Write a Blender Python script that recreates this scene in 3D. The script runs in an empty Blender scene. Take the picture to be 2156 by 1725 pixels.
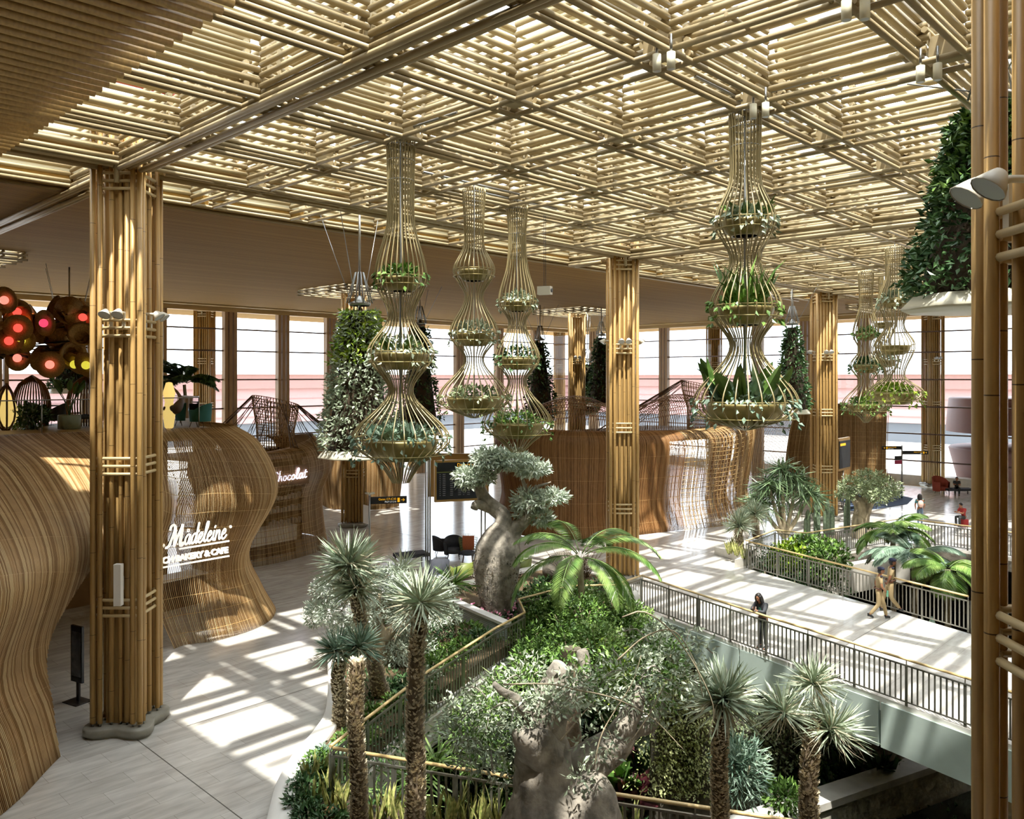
import bpy, math, random
import numpy as np
from mathutils import Vector, Matrix
from mathutils.geometry import tessellate_polygon
random.seed(7); RNG = np.random.default_rng(7)
PI = math.pi
SC = bpy.context.scene
COL = SC.collection

# ------------------------------------------------------------------ camera, world, sun, exposure
EYE_Z = 8.1
YAW = math.radians(43.87)
CY, SY = math.cos(YAW), math.sin(YAW)
FPX, HOR, PCX = 1729.0, 793.6, 1078.0
cam_data = bpy.data.cameras.new('camera')
cam_data.sensor_width = 36.0
cam_data.lens = FPX / 2156 * 36.0
cam_data.shift_y = -(862.5 - HOR) / 2156
cam_data.clip_end = 900
cam = bpy.data.objects.new('camera', cam_data)
cam.location = (0, 0, EYE_Z)
cam.rotation_euler = (PI / 2, 0, YAW - PI / 2)
COL.objects.link(cam); SC.camera = cam

world = bpy.data.worlds.new('sky'); SC.world = world; world.use_nodes = True
wn = world.node_tree; wn.nodes.clear()
wo = wn.nodes.new('ShaderNodeOutputWorld'); wb = wn.nodes.new('ShaderNodeBackground')
wb.inputs['Color'].default_value = (0.86, 0.93, 1.0, 1); wb.inputs['Strength'].default_value = 4.6
wn.links.new(wb.outputs[0], wo.inputs[0])

sun_data = bpy.data.lights.new('sun', 'SUN'); sun_data.energy = 7.0; sun_data.angle = math.radians(0.9)
sun_data.color = (1.0, 0.965, 0.9)
sun = bpy.data.objects.new('sun', sun_data)
sun.rotation_euler = Vector((3.5, 3.3, -12.9)).to_track_quat('-Z', 'Y').to_euler()
sun.location = (0, 0, 40); COL.objects.link(sun)

SC.view_settings.view_transform = 'Standard'; SC.view_settings.look = 'None'
SC.view_settings.gamma = 1.0; SC.view_settings.use_curve_mapping = False
SC.view_settings.exposure = 0.5
cy_ = SC.cycles
cy_.use_denoising = True
try: cy_.denoiser = 'OPENIMAGEDENOISE'
except Exception: pass
cy_.max_bounces = 7; cy_.diffuse_bounces = 5; cy_.glossy_bounces = 3; cy_.transmission_bounces = 4
cy_.transparent_max_bounces = 8; cy_.caustics_reflective = False; cy_.caustics_refractive = False
cy_.sample_clamp_indirect = 8.0
cy_.use_adaptive_sampling = True; cy_.adaptive_threshold = 0.05; cy_.adaptive_min_samples = 12

# ------------------------------------------------------------------ placing: a point of the place from its bearing and its height or distance
def at(x, y, z=0.0):
    d = FPX * (EYE_Z - z) / (y - HOR); l = (x - PCX) / FPX * d
    return Vector((CY * d + SY * l, SY * d - CY * l, z))
def atd(x, y, d):
    l = (x - PCX) / FPX * d
    return Vector((CY * d + SY * l, SY * d - CY * l, EYE_Z - (y - HOR) * d / FPX))
def atdz(x, z, d):
    l = (x - PCX) / FPX * d
    return Vector((CY * d + SY * l, SY * d - CY * l, z))
FWD = Vector((CY, SY, 0)); RGT = Vector((SY, -CY, 0))

# ------------------------------------------------------------------ mesh building
class MB:
    def __init__(s): s.v = []; s.f = []; s.n = 0
    def add(s, verts, faces, mat=0, smooth=True):
        verts = np.asarray(verts, dtype=np.float32).reshape(-1, 3)
        faces = np.asarray(faces, dtype=np.int32)
        if faces.ndim == 1: faces = faces[None]
        s.v.append(verts); s.f.append((faces + s.n, mat, smooth)); s.n += len(verts)
        return s
    def poly(s, pts, mat=0, smooth=False):
        return s.add(pts, [list(range(len(pts)))], mat, smooth)
    def box(s, lo, hi, mat=0, rot=0.0, org=(0, 0, 0), smooth=False):
        x0, y0, z0 = lo; x1, y1, z1 = hi
        p = np.array([(x0,y0,z0),(x1,y0,z0),(x1,y1,z0),(x0,y1,z0),(x0,y0,z1),(x1,y0,z1),(x1,y1,z1),(x0,y1,z1)], float)
        if rot:
            c, q = math.cos(rot), math.sin(rot); p[:, :2] = np.stack([p[:,0]*c-p[:,1]*q, p[:,0]*q+p[:,1]*c], 1)
        p += np.array(org)
        return s.add(p, [(3,2,1,0),(4,5,6,7),(0,1,5,4),(1,2,6,5),(2,3,7,6),(3,0,4,7)], mat, smooth)
    def tube(s, path, r, sides=6, mat=0, caps=True, ell=1.0, closed=False):
        P = np.asarray([tuple(p) for p in path], float); n = len(P)
        R = np.full(n, r, float) if np.isscalar(r) else np.asarray(r, float)
        if closed: T = np.roll(P, -1, 0) - np.roll(P, 1, 0)
        else: T = np.gradient(P, axis=0)
        T /= np.maximum(np.linalg.norm(T, axis=1, keepdims=True), 1e-9)
        a = np.array([0, 0, 1.0]) if abs(T[0][2]) < 0.9 else np.array([1.0, 0, 0])
        N = np.zeros((n, 3)); cur = a - T[0] * a.dot(T[0]); cur /= np.linalg.norm(cur)
        for i in range(n):
            cur = cur - T[i] * cur.dot(T[i]); cur /= max(np.linalg.norm(cur), 1e-9); N[i] = cur
        B = np.cross(T, N)
        th = np.arange(sides) * 2 * PI / sides
        V = P[:, None, :] + R[:, None, None] * (np.cos(th)[None, :, None] * N[:, None, :] + ell * np.sin(th)[None, :, None] * B[:, None, :])
        V = V.reshape(-1, 3)
        m = n if closed else n - 1
        i = np.arange(m)[:, None] * sides; j = np.arange(sides)[None, :]; j2 = (j + 1) % sides
        i2 = ((np.arange(m)[:, None] + 1) % n) * sides
        F = np.stack([i + j, i + j2, i2 + j2, i2 + j], -1).reshape(-1, 4)
        s.add(V, F, mat)
        if caps and not closed:
            b = s.n - len(V)
            s.f.append((np.array([[b + k for k in range(sides)][::-1]], np.int32), mat, False))
            s.f.append((np.array([[b + (n - 1) * sides + k for k in range(sides)]], np.int32), mat, False))
        return s
    def rod(s, a, b, r, sides=6, mat=0): return s.tube([a, b], r, sides, mat)
    def lathe(s, prof, segs=24, mat=0, org=(0, 0, 0), wob=None):
        n = len(prof); th = np.arange(segs) * 2 * PI / segs
        V = []
        for k, (r, z) in enumerate(prof):
            rr = r * (1 + (wob(th, z) if wob else 0))
            V.append(np.stack([rr * np.cos(th), rr * np.sin(th), np.full(segs, z)], 1))
        V = np.concatenate(V) + np.array(org)
        i = np.arange(n - 1)[:, None] * segs; j = np.arange(segs)[None, :]; j2 = (j + 1) % segs
        F = np.stack([i + j, i + j2, i + segs + j2, i + segs + j], -1).reshape(-1, 4)
        return s.add(V, F, mat)
    def grid(s, V, mat=0, closed_u=False):
        V = np.asarray(V, float); n, m = V.shape[:2]
        nn = n if closed_u else n - 1
        i = np.arange(nn)[:, None]; j = np.arange(m - 1)[None, :]; i2 = (i + 1) % n
        F = np.stack([i * m + j, i2 * m + j, i2 * m + j + 1, i * m + j + 1], -1).reshape(-1, 4)
        return s.add(V.reshape(-1, 3), F, mat)
    def prism(s, pts2, z0, z1, mat=0, holes=(), side_mat=None):
        side_mat = mat if side_mat is None else side_mat
        polys = [[Vector((p[0], p[1], 0)) for p in pts2]] + [[Vector((p[0], p[1], 0)) for p in h] for h in holes]
        flat = [p for q in polys for p in q]
        tris = tessellate_polygon(polys)
        T = []
        for t in tris:
            a, b, c = [flat[k] for k in t]
            T.append(t if (b - a).cross(c - a).z > 0 else t[::-1])
        T = np.array(T, np.int32)
        s.add([(p.x, p.y, z1) for p in flat], T, mat, False)
        s.add([(p.x, p.y, z0) for p in flat], T[:, ::-1], mat, False)
        for q in polys:
            for a, b in zip(q, q[1:] + q[:1]):
                s.add([(a.x,a.y,z0),(b.x,b.y,z0),(b.x,b.y,z1),(a.x,a.y,z1)], [(0,1,2,3)], side_mat, False)
        return s
    def ball(s, c, r, seg=10, mat=0, sq=(1, 1, 1)):
        n = max(4, seg // 2 + 1); prof = [(math.sin(PI * k / n), -math.cos(PI * k / n)) for k in range(n + 1)]
        th = np.arange(seg) * 2 * PI / seg
        V = np.concatenate([np.stack([q * np.cos(th) * sq[0], q * np.sin(th) * sq[1], np.full(seg, z * sq[2])], 1) for q, z in prof]) * r + np.array(tuple(c))
        i = np.arange(n)[:, None] * seg; j = np.arange(seg)[None, :]; j2 = (j + 1) % seg
        return s.add(V, np.stack([i + j, i + j2, i + seg + j2, i + seg + j], -1).reshape(-1, 4), mat)
    def leaves(s, O, D, L, W, mat=0, up=None, fold=0.18, droop=0.15, shape='leaf'):
        """O origins, D directions; one folded blade each, vectorised"""
        O = np.asarray(O, float); D = np.asarray(D, float); n = len(O)
        if n == 0: return s
        D = D / np.maximum(np.linalg.norm(D, axis=1, keepdims=True), 1e-9)
        L = np.broadcast_to(np.asarray(L, float), (n,)); W = np.broadcast_to(np.asarray(W, float), (n,))
        U = RNG.normal(size=(n, 3)) if up is None else np.broadcast_to(np.asarray(up, float), (n, 3)) + RNG.normal(size=(n, 3)) * 0.25
        S = np.cross(D, U); S /= np.maximum(np.linalg.norm(S, axis=1, keepdims=True), 1e-9)
        N = np.cross(S, D)
        if shape == 'leaf':
            T = np.array([(0, 0, 0), (.45, .5, fold), (.45, -.5, fold), (1, 0, -droop)]); F = np.array([(0, 3, 1), (0, 2, 3)])
        elif shape == 'blade':
            T = np.array([(0, .3, 0), (0, -.3, 0), (.35, .5, 0.02), (.35, -.5, 0.02), (.72, .36, -droop * .35), (.72, -.36, -droop * .35), (1, 0, -droop)])
            F = None
        elif shape == 'broad':
            T = np.array([(0, 0, 0), (.2, .38, fold), (.2, -.38, fold), (.55, .5, fold), (.55, -.5, fold), (.85, .25, -droop * .3), (.85, -.25, -droop * .3), (1, 0, -droop), (.5, 0, 0)])
            F = np.array([(0, 8, 1), (1, 8, 3), (3, 8, 5), (5, 8, 7), (0, 2, 8), (2, 4, 8), (4, 6, 8), (6, 7, 8)])
        V = O[:, None, :] + T[None, :, 0:1] * (L[:, None] [:, :, None] * D[:, None, :]) + T[None, :, 1:2] * (W[:, None][:, :, None] * S[:, None, :]) + T[None, :, 2:3] * ((L if shape == 'blade' else W)[:, None][:, :, None] * N[:, None, :])
        if shape == 'blade':
            V2 = V.copy(); k = len(T); V2[:, :, 2] -= (droop * 0.6) * (T[None, :, 0] ** 2) * L[:, None]
            b = (np.arange(n) * k)[:, None]
            s.add(V2.reshape(-1, 3), np.concatenate([b + np.array([0, 1, 3, 2]), b + np.array([2, 3, 5, 4])]), mat)
            s.f.append(((b + np.array([4, 5, 6])).astype(np.int32) + (s.n - len(V2) * k), mat, True))
            return s
        k = len(T); b = (np.arange(n) * k)[:, None, None]
        return s.add(V.reshape(-1, 3), (b + F[None]).reshape(-1, 3), mat, False)
    def build(s, name, mats, parent=None, loc=None, label=None, cat=None, group=None, kind=None):
        me = bpy.data.meshes.new(name)
        V = np.concatenate(s.v) if s.v else np.zeros((0, 3), np.float32)
        me.vertices.add(len(V)); me.vertices.foreach_set('co', V.ravel())
        tot = [f.shape[1] for f, m, q in s.f for _ in range(1)]
        loops = np.concatenate([f.ravel() for f, m, q in s.f]); cnt = np.concatenate([np.full(len(f), f.shape[1], np.int32) for f, m, q in s.f])
        mi = np.concatenate([np.full(len(f), m, np.int32) for f, m, q in s.f]); sm = np.concatenate([np.full(len(f), q, bool) for f, m, q in s.f])
        me.loops.add(len(loops)); me.loops.foreach_set('vertex_index', loops.astype(np.int32))
        me.polygons.add(len(cnt)); st = np.zeros(len(cnt), np.int32); st[1:] = np.cumsum(cnt)[:-1]
        me.polygons.foreach_set('loop_start', st); me.polygons.foreach_set('material_index', mi)
        me.update(calc_edges=True); me.polygons.foreach_set('use_smooth', sm); me.validate(clean_customdata=False)
        for m in (mats if isinstance(mats, (list, tuple)) else [mats]): me.materials.append(m)
        o = bpy.data.objects.new(name, me); COL.objects.link(o)
        if parent is not None: o.parent = parent
        if loc is not None: o.location = loc
        return tag(o, label, cat, group, kind)

def tag(o, label=None, cat=None, group=None, kind=None):
    if label: o['label'] = label
    if cat: o['category'] = cat
    if group: o['group'] = group
    if kind: o['kind'] = kind
    return o
def empty(name, loc=(0, 0, 0), rz=0.0, label=None, cat=None, group=None, kind=None, sc=1.0):
    o = bpy.data.objects.new(name, None); COL.objects.link(o); o.location = loc; o.rotation_euler = (0, 0, rz); o.scale = (sc,) * 3
    o.empty_display_size = 0.1
    return tag(o, label, cat, group, kind)
KIDS = {}
def kids(o):
    return list(o.children)
def copy_tree(o, loc=None, rz=None, sc=None, label=None, group=None, parent=None):
    c = o.copy(); COL.objects.link(c); c.parent = parent
    if loc is not None: c.location = loc
    if rz is not None: c.rotation_euler = (0, 0, rz)
    if sc is not None: c.scale = (sc, sc, sc) if np.isscalar(sc) else sc
    if label: c['label'] = label
    if group: c['group'] = group
    for ch in list(o.children): copy_tree(ch, parent=c)
    return c
def text(name, body, size, mat, parent=None, loc=(0, 0, 0), rot=(PI / 2, 0, 0), ext=0.01, shear=0.0, off=0.0, align='LEFT', space=1.0):
    cu = bpy.data.curves.new(name, 'FONT'); cu.body = body; cu.size = size; cu.extrude = ext; cu.shear = shear; cu.offset = off
    cu.align_x = align; cu.space_character = space; cu.resolution_u = 3
    cu.materials.append(mat); o = bpy.data.objects.new(name, cu); COL.objects.link(o)
    me = bpy.data.meshes.new_from_object(o); bpy.data.objects.remove(o); o = bpy.data.objects.new(name, me); COL.objects.link(o)
    o.location = loc; o.rotation_euler = rot
    if parent is not None: o.parent = parent
    return o

# ------------------------------------------------------------------ materials
def lin(h):
    h = h.lstrip('#'); c = [int(h[i:i + 2], 16) / 255 for i in (0, 2, 4)]
    return tuple((x / 12.92 if x <= .04045 else ((x + .055) / 1.055) ** 2.4) for x in c) + (1,)
def mat(name, col, rough=0.5, metal=0.0, var=0.0, vscale=3.0, stretch=(1, 1, 1), bump=0.0, bscale=30.0, col2=None, spec=0.5, emit=None, estr=0.0, rand=0.0, trans=0.0, alpha=1.0):
    m = bpy.data.materials.new(name); m.use_nodes = True; nt = m.node_tree; b = nt.nodes['Principled BSDF']
    b.inputs['Base Color'].default_value = lin(col); b.inputs['Roughness'].default_value = rough; b.inputs['Metallic'].default_value = metal
    b.inputs['Specular IOR Level'].default_value = spec
    if trans: b.inputs['Transmission Weight'].default_value = trans
    if emit: b.inputs['Emission Color'].default_value = lin(emit); b.inputs['Emission Strength'].default_value = estr
    if var or col2 or bump:
        tc = nt.nodes.new('ShaderNodeTexCoord'); mp = nt.nodes.new('ShaderNodeMapping'); mp.inputs['Scale'].default_value = stretch
        nt.links.new(tc.outputs['Object'], mp.inputs[0])
    if var or col2:
        nz = nt.nodes.new('ShaderNodeTexNoise'); nz.inputs['Scale'].default_value = vscale; nz.inputs['Detail'].default_value = 3
        nt.links.new(mp.outputs[0], nz.inputs['Vector'])
        rp = nt.nodes.new('ShaderNodeValToRGB'); c1 = lin(col)
        c2 = lin(col2) if col2 else tuple(min(1, x * (1 + var)) for x in c1[:3]) + (1,)
        if not col2: c1 = tuple(x * (1 - var) for x in c1[:3]) + (1,)
        rp.color_ramp.elements[0].position = .35; rp.color_ramp.elements[1].position = .65
        rp.color_ramp.elements[0].color = c1; rp.color_ramp.elements[1].color = c2
        nt.links.new(nz.outputs['Fac'], rp.inputs[0]); out = rp.outputs[0]
        nt.links.new(out, b.inputs['Base Color'])
    if bump:
        n2 = nt.nodes.new('ShaderNodeTexNoise'); n2.inputs['Scale'].default_value = bscale; n2.inputs['Detail'].default_value = 4
        nt.links.new(mp.outputs[0], n2.inputs['Vector'])
        bp = nt.nodes.new('ShaderNodeBump'); bp.inputs['Strength'].default_value = bump; bp.inputs['Distance'].default_value = .02
        nt.links.new(n2.outputs['Fac'], bp.inputs['Height']); nt.links.new(bp.outputs[0], b.inputs['Normal'])
    return m
def nd(nt, t, **k):
    n = nt.nodes.new(t)
    for a, v in k.items(): setattr(n, a, v)
    return n
def math_node(nt, op, a, b=None):
    n = nd(nt, 'ShaderNodeMath', operation=op)
    for i, v in enumerate((a, b)):
        if v is None: continue
        if isinstance(v, (int, float)): n.inputs[i].default_value = v
        else: nt.links.new(v, n.inputs[i])
    return n.outputs[0]

M = {}
M['rod'] = mat('lattice_rod_wood', '#ab9a76', .42, var=.08, vscale=1.3, stretch=(1, 1, 1), spec=.45)
M['beamwood'] = mat('beam_plank', '#bb9d63', .5, var=.12, vscale=2.0, stretch=(.4, .4, 6))
def pole_mat():
    m = mat('bamboo_pole', '#b8955c', .42, spec=.4, var=.13, vscale=2.2, stretch=(9, 9, .5)); nt = m.node_tree; b = nt.nodes['Principled BSDF']
    src = b.inputs['Base Color'].links[0].from_socket
    tc = nd(nt, 'ShaderNodeTexCoord'); sp = nd(nt, 'ShaderNodeSeparateXYZ'); nt.links.new(tc.outputs['Object'], sp.inputs[0])
    oi = nd(nt, 'ShaderNodeObjectInfo')
    z = math_node(nt, 'ADD', sp.outputs[2], math_node(nt, 'MULTIPLY', oi.outputs['Random'], 7.0))
    fr = math_node(nt, 'FRACT', math_node(nt, 'DIVIDE', z, 1.85))
    ln = math_node(nt, 'LESS_THAN', fr, 0.0055)
    mx = nd(nt, 'ShaderNodeMix', data_type='RGBA'); nt.links.new(ln, mx.inputs[0]); nt.links.new(src, mx.inputs[6]); mx.inputs[7].default_value = lin('#4e3a1e')
    hs = nd(nt, 'ShaderNodeHueSaturation'); nt.links.new(mx.outputs[2], hs.inputs['Color'])
    nt.links.new(math_node(nt, 'ADD', math_node(nt, 'MULTIPLY', oi.outputs['Random'], .22), .89), hs.inputs['Value'])
    nt.links.new(hs.outputs[0], b.inputs['Base Color'])
    return m
M['pole'] = pole_mat()
M['panel'] = mat('column_core_panel', '#a98a55', .5, var=.06, vscale=1.0)
M['bar'] = mat('pale_tie_bar', '#c9b487', .4, spec=.5)
M['steel'] = mat('brushed_steel', '#9a9a96', .32, .9)
M['conc'] = mat('plinth_concrete', '#8d8a7e', .45, var=.12, vscale=4, bump=.1)
M['cream'] = mat('cream_roof_steel', '#d9d3b8', .5)
def plank_mat(name, c1, c2, pitch=.1, axis=1, dark='#3a2a14', gap=.12, along=(.15, 1, 1), rough=.5):
    m = mat(name, c1, rough); nt = m.node_tree; b = nt.nodes['Principled BSDF']
    tc = nd(nt, 'ShaderNodeTexCoord'); sp = nd(nt, 'ShaderNodeSeparateXYZ'); nt.links.new(tc.outputs['Object'], sp.inputs[0])
    u = math_node(nt, 'DIVIDE', sp.outputs[axis], pitch); fr = math_node(nt, 'FRACT', u); fl = math_node(nt, 'FLOOR', u)
    wn_ = nd(nt, 'ShaderNodeTexWhiteNoise', noise_dimensions='1D'); nt.links.new(fl, wn_.inputs['W'])
    mp = nd(nt, 'ShaderNodeMapping'); mp.inputs['Scale'].default_value = along; nt.links.new(tc.outputs['Object'], mp.inputs[0])
    nz = nd(nt, 'ShaderNodeTexNoise'); nz.inputs['Scale'].default_value = 3; nt.links.new(mp.outputs[0], nz.inputs['Vector'])
    f = math_node(nt, 'ADD', math_node(nt, 'MULTIPLY', wn_.outputs['Value'], .6), math_node(nt, 'MULTIPLY', nz.outputs['Fac'], .5))
    mx = nd(nt, 'ShaderNodeMix', data_type='RGBA'); nt.links.new(f, mx.inputs[0]); mx.inputs[6].default_value = lin(c1); mx.inputs[7].default_value = lin(c2)
    g = math_node(nt, 'LESS_THAN', fr, gap)
    m2 = nd(nt, 'ShaderNodeMix', data_type='RGBA'); nt.links.new(g, m2.inputs[0]); nt.links.new(mx.outputs[2], m2.inputs[6]); m2.inputs[7].default_value = lin(dark)
    nt.links.new(m2.outputs[2], b.inputs['Base Color'])
    return m
M['soffit'] = plank_mat('soffit_slats', '#86652f', '#9f7c3e', .13, 1, '#4a3512', .14, rough=.8)
M['soffit'].node_tree.nodes['Principled BSDF'].inputs['Specular IOR Level'].default_value = .12
def floor_mat():
    m = mat('floor_stone', '#bdb6a8', .13, spec=.55); nt = m.node_tree; b = nt.nodes['Principled BSDF']
    tc = nd(nt, 'ShaderNodeTexCoord'); mp = nd(nt, 'ShaderNodeMapping'); nt.links.new(tc.outputs['Object'], mp.inputs[0]); mp.inputs['Rotation'].default_value = (0, 0, .0)
    br = nd(nt, 'ShaderNodeTexBrick'); nt.links.new(mp.outputs[0], br.inputs['Vector']); br.inputs['Scale'].default_value = 1
    br.inputs['Brick Width'].default_value = 1.2; br.inputs['Row Height'].default_value = .6; br.inputs['Mortar Size'].default_value = .004
    br.inputs['Color1'].default_value = lin('#cbc9c3'); br.inputs['Color2'].default_value = lin('#c1beb7'); br.inputs['Mortar'].default_value = lin('#9b978f')
    mp2 = nd(nt, 'ShaderNodeMapping'); nt.links.new(tc.outputs['Object'], mp2.inputs[0]); mp2.inputs['Scale'].default_value = (.5, 2.2, 1); mp2.inputs['Rotation'].default_value = (0, 0, .35)
    nz = nd(nt, 'ShaderNodeTexNoise'); nz.inputs['Scale'].default_value = 2.2; nz.inputs['Detail'].default_value = 6; nt.links.new(mp2.outputs[0], nz.inputs['Vector'])
    rp = nd(nt, 'ShaderNodeValToRGB'); nt.links.new(nz.outputs['Fac'], rp.inputs[0]); rp.color_ramp.elements[0].color = (.82, .80, .78, 1); rp.color_ramp.elements[1].color = (1.08, 1.08, 1.06, 1)
    rp.color_ramp.elements[0].position = .35; rp.color_ramp.elements[1].position = .65
    mx = nd(nt, 'ShaderNodeMix', data_type='RGBA', blend_type='MULTIPLY'); mx.inputs[0].default_value = 1
    nt.links.new(br.outputs['Color'], mx.inputs[6]); nt.links.new(rp.outputs[0], mx.inputs[7]); nt.links.new(mx.outputs[2], b.inputs['Base Color'])
    r2 = nd(nt, 'ShaderNodeMapRange'); nt.links.new(nz.outputs['Fac'], r2.inputs[0]); r2.inputs[3].default_value = .10; r2.inputs[4].default_value = .2
    nt.links.new(r2.outputs[0], b.inputs['Roughness'])
    return m
M['floor'] = floor_mat()
M['stone'] = mat('pale_stone', '#c9c5ba', .5, var=.08, vscale=3, bump=.1)
M['fascia'] = mat('pale_green_fascia', '#b7c6bd', .35, var=.03)
M['whitestone'] = mat('white_edge', '#e6e4dc', .4)
M['soil'] = mat('dark_soil', '#3b2f20', .9, var=.4, vscale=8, bump=.6)
M['mulch'] = mat('bark_mulch', '#57472f', .9, var=.4, vscale=25, bump=.8, bscale=40)
M['rock'] = mat('rock', '#6d675b', .85, var=.3, vscale=3, bump=1.0, bscale=6)
M['water'] = mat('pond_water', '#1f261c', .04, spec=.8)
M['brass'] = mat('brass_rail', '#b8945a', .3, .55)
M['glass'] = None
def glass_mat():
    m = bpy.data.materials.new('window_glass'); m.use_nodes = True; nt = m.node_tree; nt.nodes.clear()
    o = nd(nt, 'ShaderNodeOutputMaterial'); t = nd(nt, 'ShaderNodeBsdfTransparent'); t.inputs[0].default_value = (.80, .83, .86, 1)
    g = nd(nt, 'ShaderNodeBsdfGlossy'); g.inputs['Roughness'].default_value = .02
    f = nd(nt, 'ShaderNodeFresnel'); f.inputs[0].default_value = 1.35; mx = nd(nt, 'ShaderNodeMixShader')
    nt.links.new(f.outputs[0], mx.inputs[0]); nt.links.new(t.outputs[0], mx.inputs[1]); nt.links.new(g.outputs[0], mx.inputs[2]); nt.links.new(mx.outputs[0], o.inputs[0])
    return m
M['glass'] = glass_mat()
# ------------------------------------------------------------------ building shell
T = 12.90
BX, BY = 19.2, 18.1            # column bays
XL = [3.91, 7.11, 10.17, 13.23, 16.35, 19.6, 22.85, 26.31] + [26.31 + 3.2 * k for k in range(1, 8)]
YL = [18.9 - 3.07 * k for k in range(8, -1, -1)] + [22.0]
GAP = .62
X0, X1 = 4.6, XL[-1] + GAP
Y0, Y1 = YL[0] + GAP, YL[-1]

VOID1 = [(8.66, 13.3), (12.5, 14.98), (15.9, 16.17), (17.62, 16.62), (18.5, 17.75), (21.05, 17.7), (22.2, 16.75), (23.85, 16.75), (20.85, 5.4), (18.2, -4.6), (15.9, -9.0), (14.9, -7.5), (13.4, 2.6), (12.2, 6.0), (10.9, 8.5), (10.3, 9.8)]
VOID2 = [(31.9, 16.9), (35.2, 17.25), (35.4, 15.9), (42.3, 14.1), (42.2, 11.2), (40.8, 4.0), (38.0, -5.0), (24.6, -4.6), (28.7, 7.6)]
FW, FD = 64.2, 53.6            # inside faces of the two glazed facades
b = MB(); b.prism([(-14, -14), (FW, -14), (FW, FD), (-14, FD)], -.35, 0.0, 0, holes=[VOID1[::-1], VOID2[::-1]], side_mat=1)
b.build('floor', [M['floor'], M['whitestone']], kind='structure')
# fascias of the bridge and of the voids
def fascia(pts, name, m, z0=-1.25, z1=-.12, off=.06, closed=True):
    b = MB(); q = pts
    cx = sum(p[0] for p in q) / len(q); cyy = sum(p[1] for p in q) / len(q)
    n = len(q)
    for k in range(n if closed else n - 1):
        a = Vector(q[k]); c = Vector(q[(k + 1) % n]); d = (c - a); L = d.length; nn = Vector((d.y, -d.x)) / L
        if nn.dot(Vector((cx, cyy)) - (a + c) / 2) > 0: nn = -nn
        m_ = max(1, round(L / 2.3))
        for i in range(m_):
            p = a + d * (i / m_ + .003); r = a + d * ((i + 1) / m_ - .003); e = nn * .28
            i_ = -nn * off
            b.add([(p.x+i_.x,p.y+i_.y,z0),(r.x+i_.x,r.y+i_.y,z0),(r.x+e.x,r.y+e.y,z0),(p.x+e.x,p.y+e.y,z0),(p.x+i_.x,p.y+i_.y,z1),(r.x+i_.x,r.y+i_.y,z1),(r.x+e.x,r.y+e.y,z1),(p.x+e.x,p.y+e.y,z1)],
                  [(3,2,1,0),(4,5,6,7),(0,1,5,4),(1,2,6,5),(2,3,7,6),(3,0,4,7)], 0, False)
    return b.build(name, [m], kind='structure')
fascia(VOID1[7:10], 'trim_1', M['fascia'], closed=False)
fascia(VOID2, 'trim_2', M['rock'], z0=-.6)
fascia(VOID1[9:] + VOID1[:8], 'trim_3', M['stone'], z0=-.8, closed=False)
# lower level: ground, retaining walls, pond
LZ = -5.0
b = MB(); b.prism([(5, -14), (50, -14), (50, 26), (5, 26)], LZ - .3, LZ, 0); b.build('floor_lower', [M['soil']], kind='structure')
b = MB()
for lo, hi in (((4.7, -14, LZ), (5, 26, -.35)), ((50, -14, LZ), (50.3, 26, -.35)), ((4.7, 26, LZ), (50.3, 26.3, -.35)), ((4.7, -14.3, LZ), (50.3, -14, -.35))): b.box(lo, hi)
b.build('wall_lower', [M['rock']], kind='structure')

# ceiling: the slatted soffit with its openings
def rect(x0, y0, x1, y1): return [(x0, y0), (x0, y1), (x1, y1), (x1, y0)]
SMALL = [(7.55, 37.65), (26.75, 37.65), (45.95, 37.65), (57, 19.55), (57, 1.45)]
holes = [rect(X0, Y0, X1, Y1)] + [rect(x - 2.3, y - 2.3, x + 2.3, y + 2.3) for x, y in SMALL]
b = MB(); b.prism([(-14, -14), (FW + 9, -14), (FW + 9, FD + 9), (-14, FD + 9)], T, T + .25, 0, holes=holes)
b.build('ceiling', [M['soffit']], kind='structure')
# soffit ribs at the facades (a drop and the eave line)
b = MB(); b.box((-14, FD - .25, T - .32), (FW + .1, FD + .25, T)); b.box((FW - .25, -14, T - .32), (FW + .25, FD, T))
for k in range(4): b.tube([(-14, FD - 1.2 - .16 * k, T - .04), (FW - 1, FD - 1.2 - .16 * k, T - .04)], .05, 6)
for k in range(4): b.tube([(FW - 1.2 - .16 * k, -14, T - .04), (FW - 1.2 - .16 * k, FD - 1, T - .04)], .05, 6)
b.build('trim_4', [M['beamwood']], kind='structure')
# slatted ceiling of close rods by the edge of the opening, upper left, their ends stepping back and forth
b = MB()
for k in range(150):
    y = 3.0 + k * .145
    e = X0 + .05 + (.28 if k % 2 else 0)
    b.tube([(-3.5, y, T - .07 - (.11 if k % 2 else 0)), (e, y, T - .07 - (.11 if k % 2 else 0))], .062, 8)
b.build('ceiling_slats', [M['pole']], kind='structure')

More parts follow.
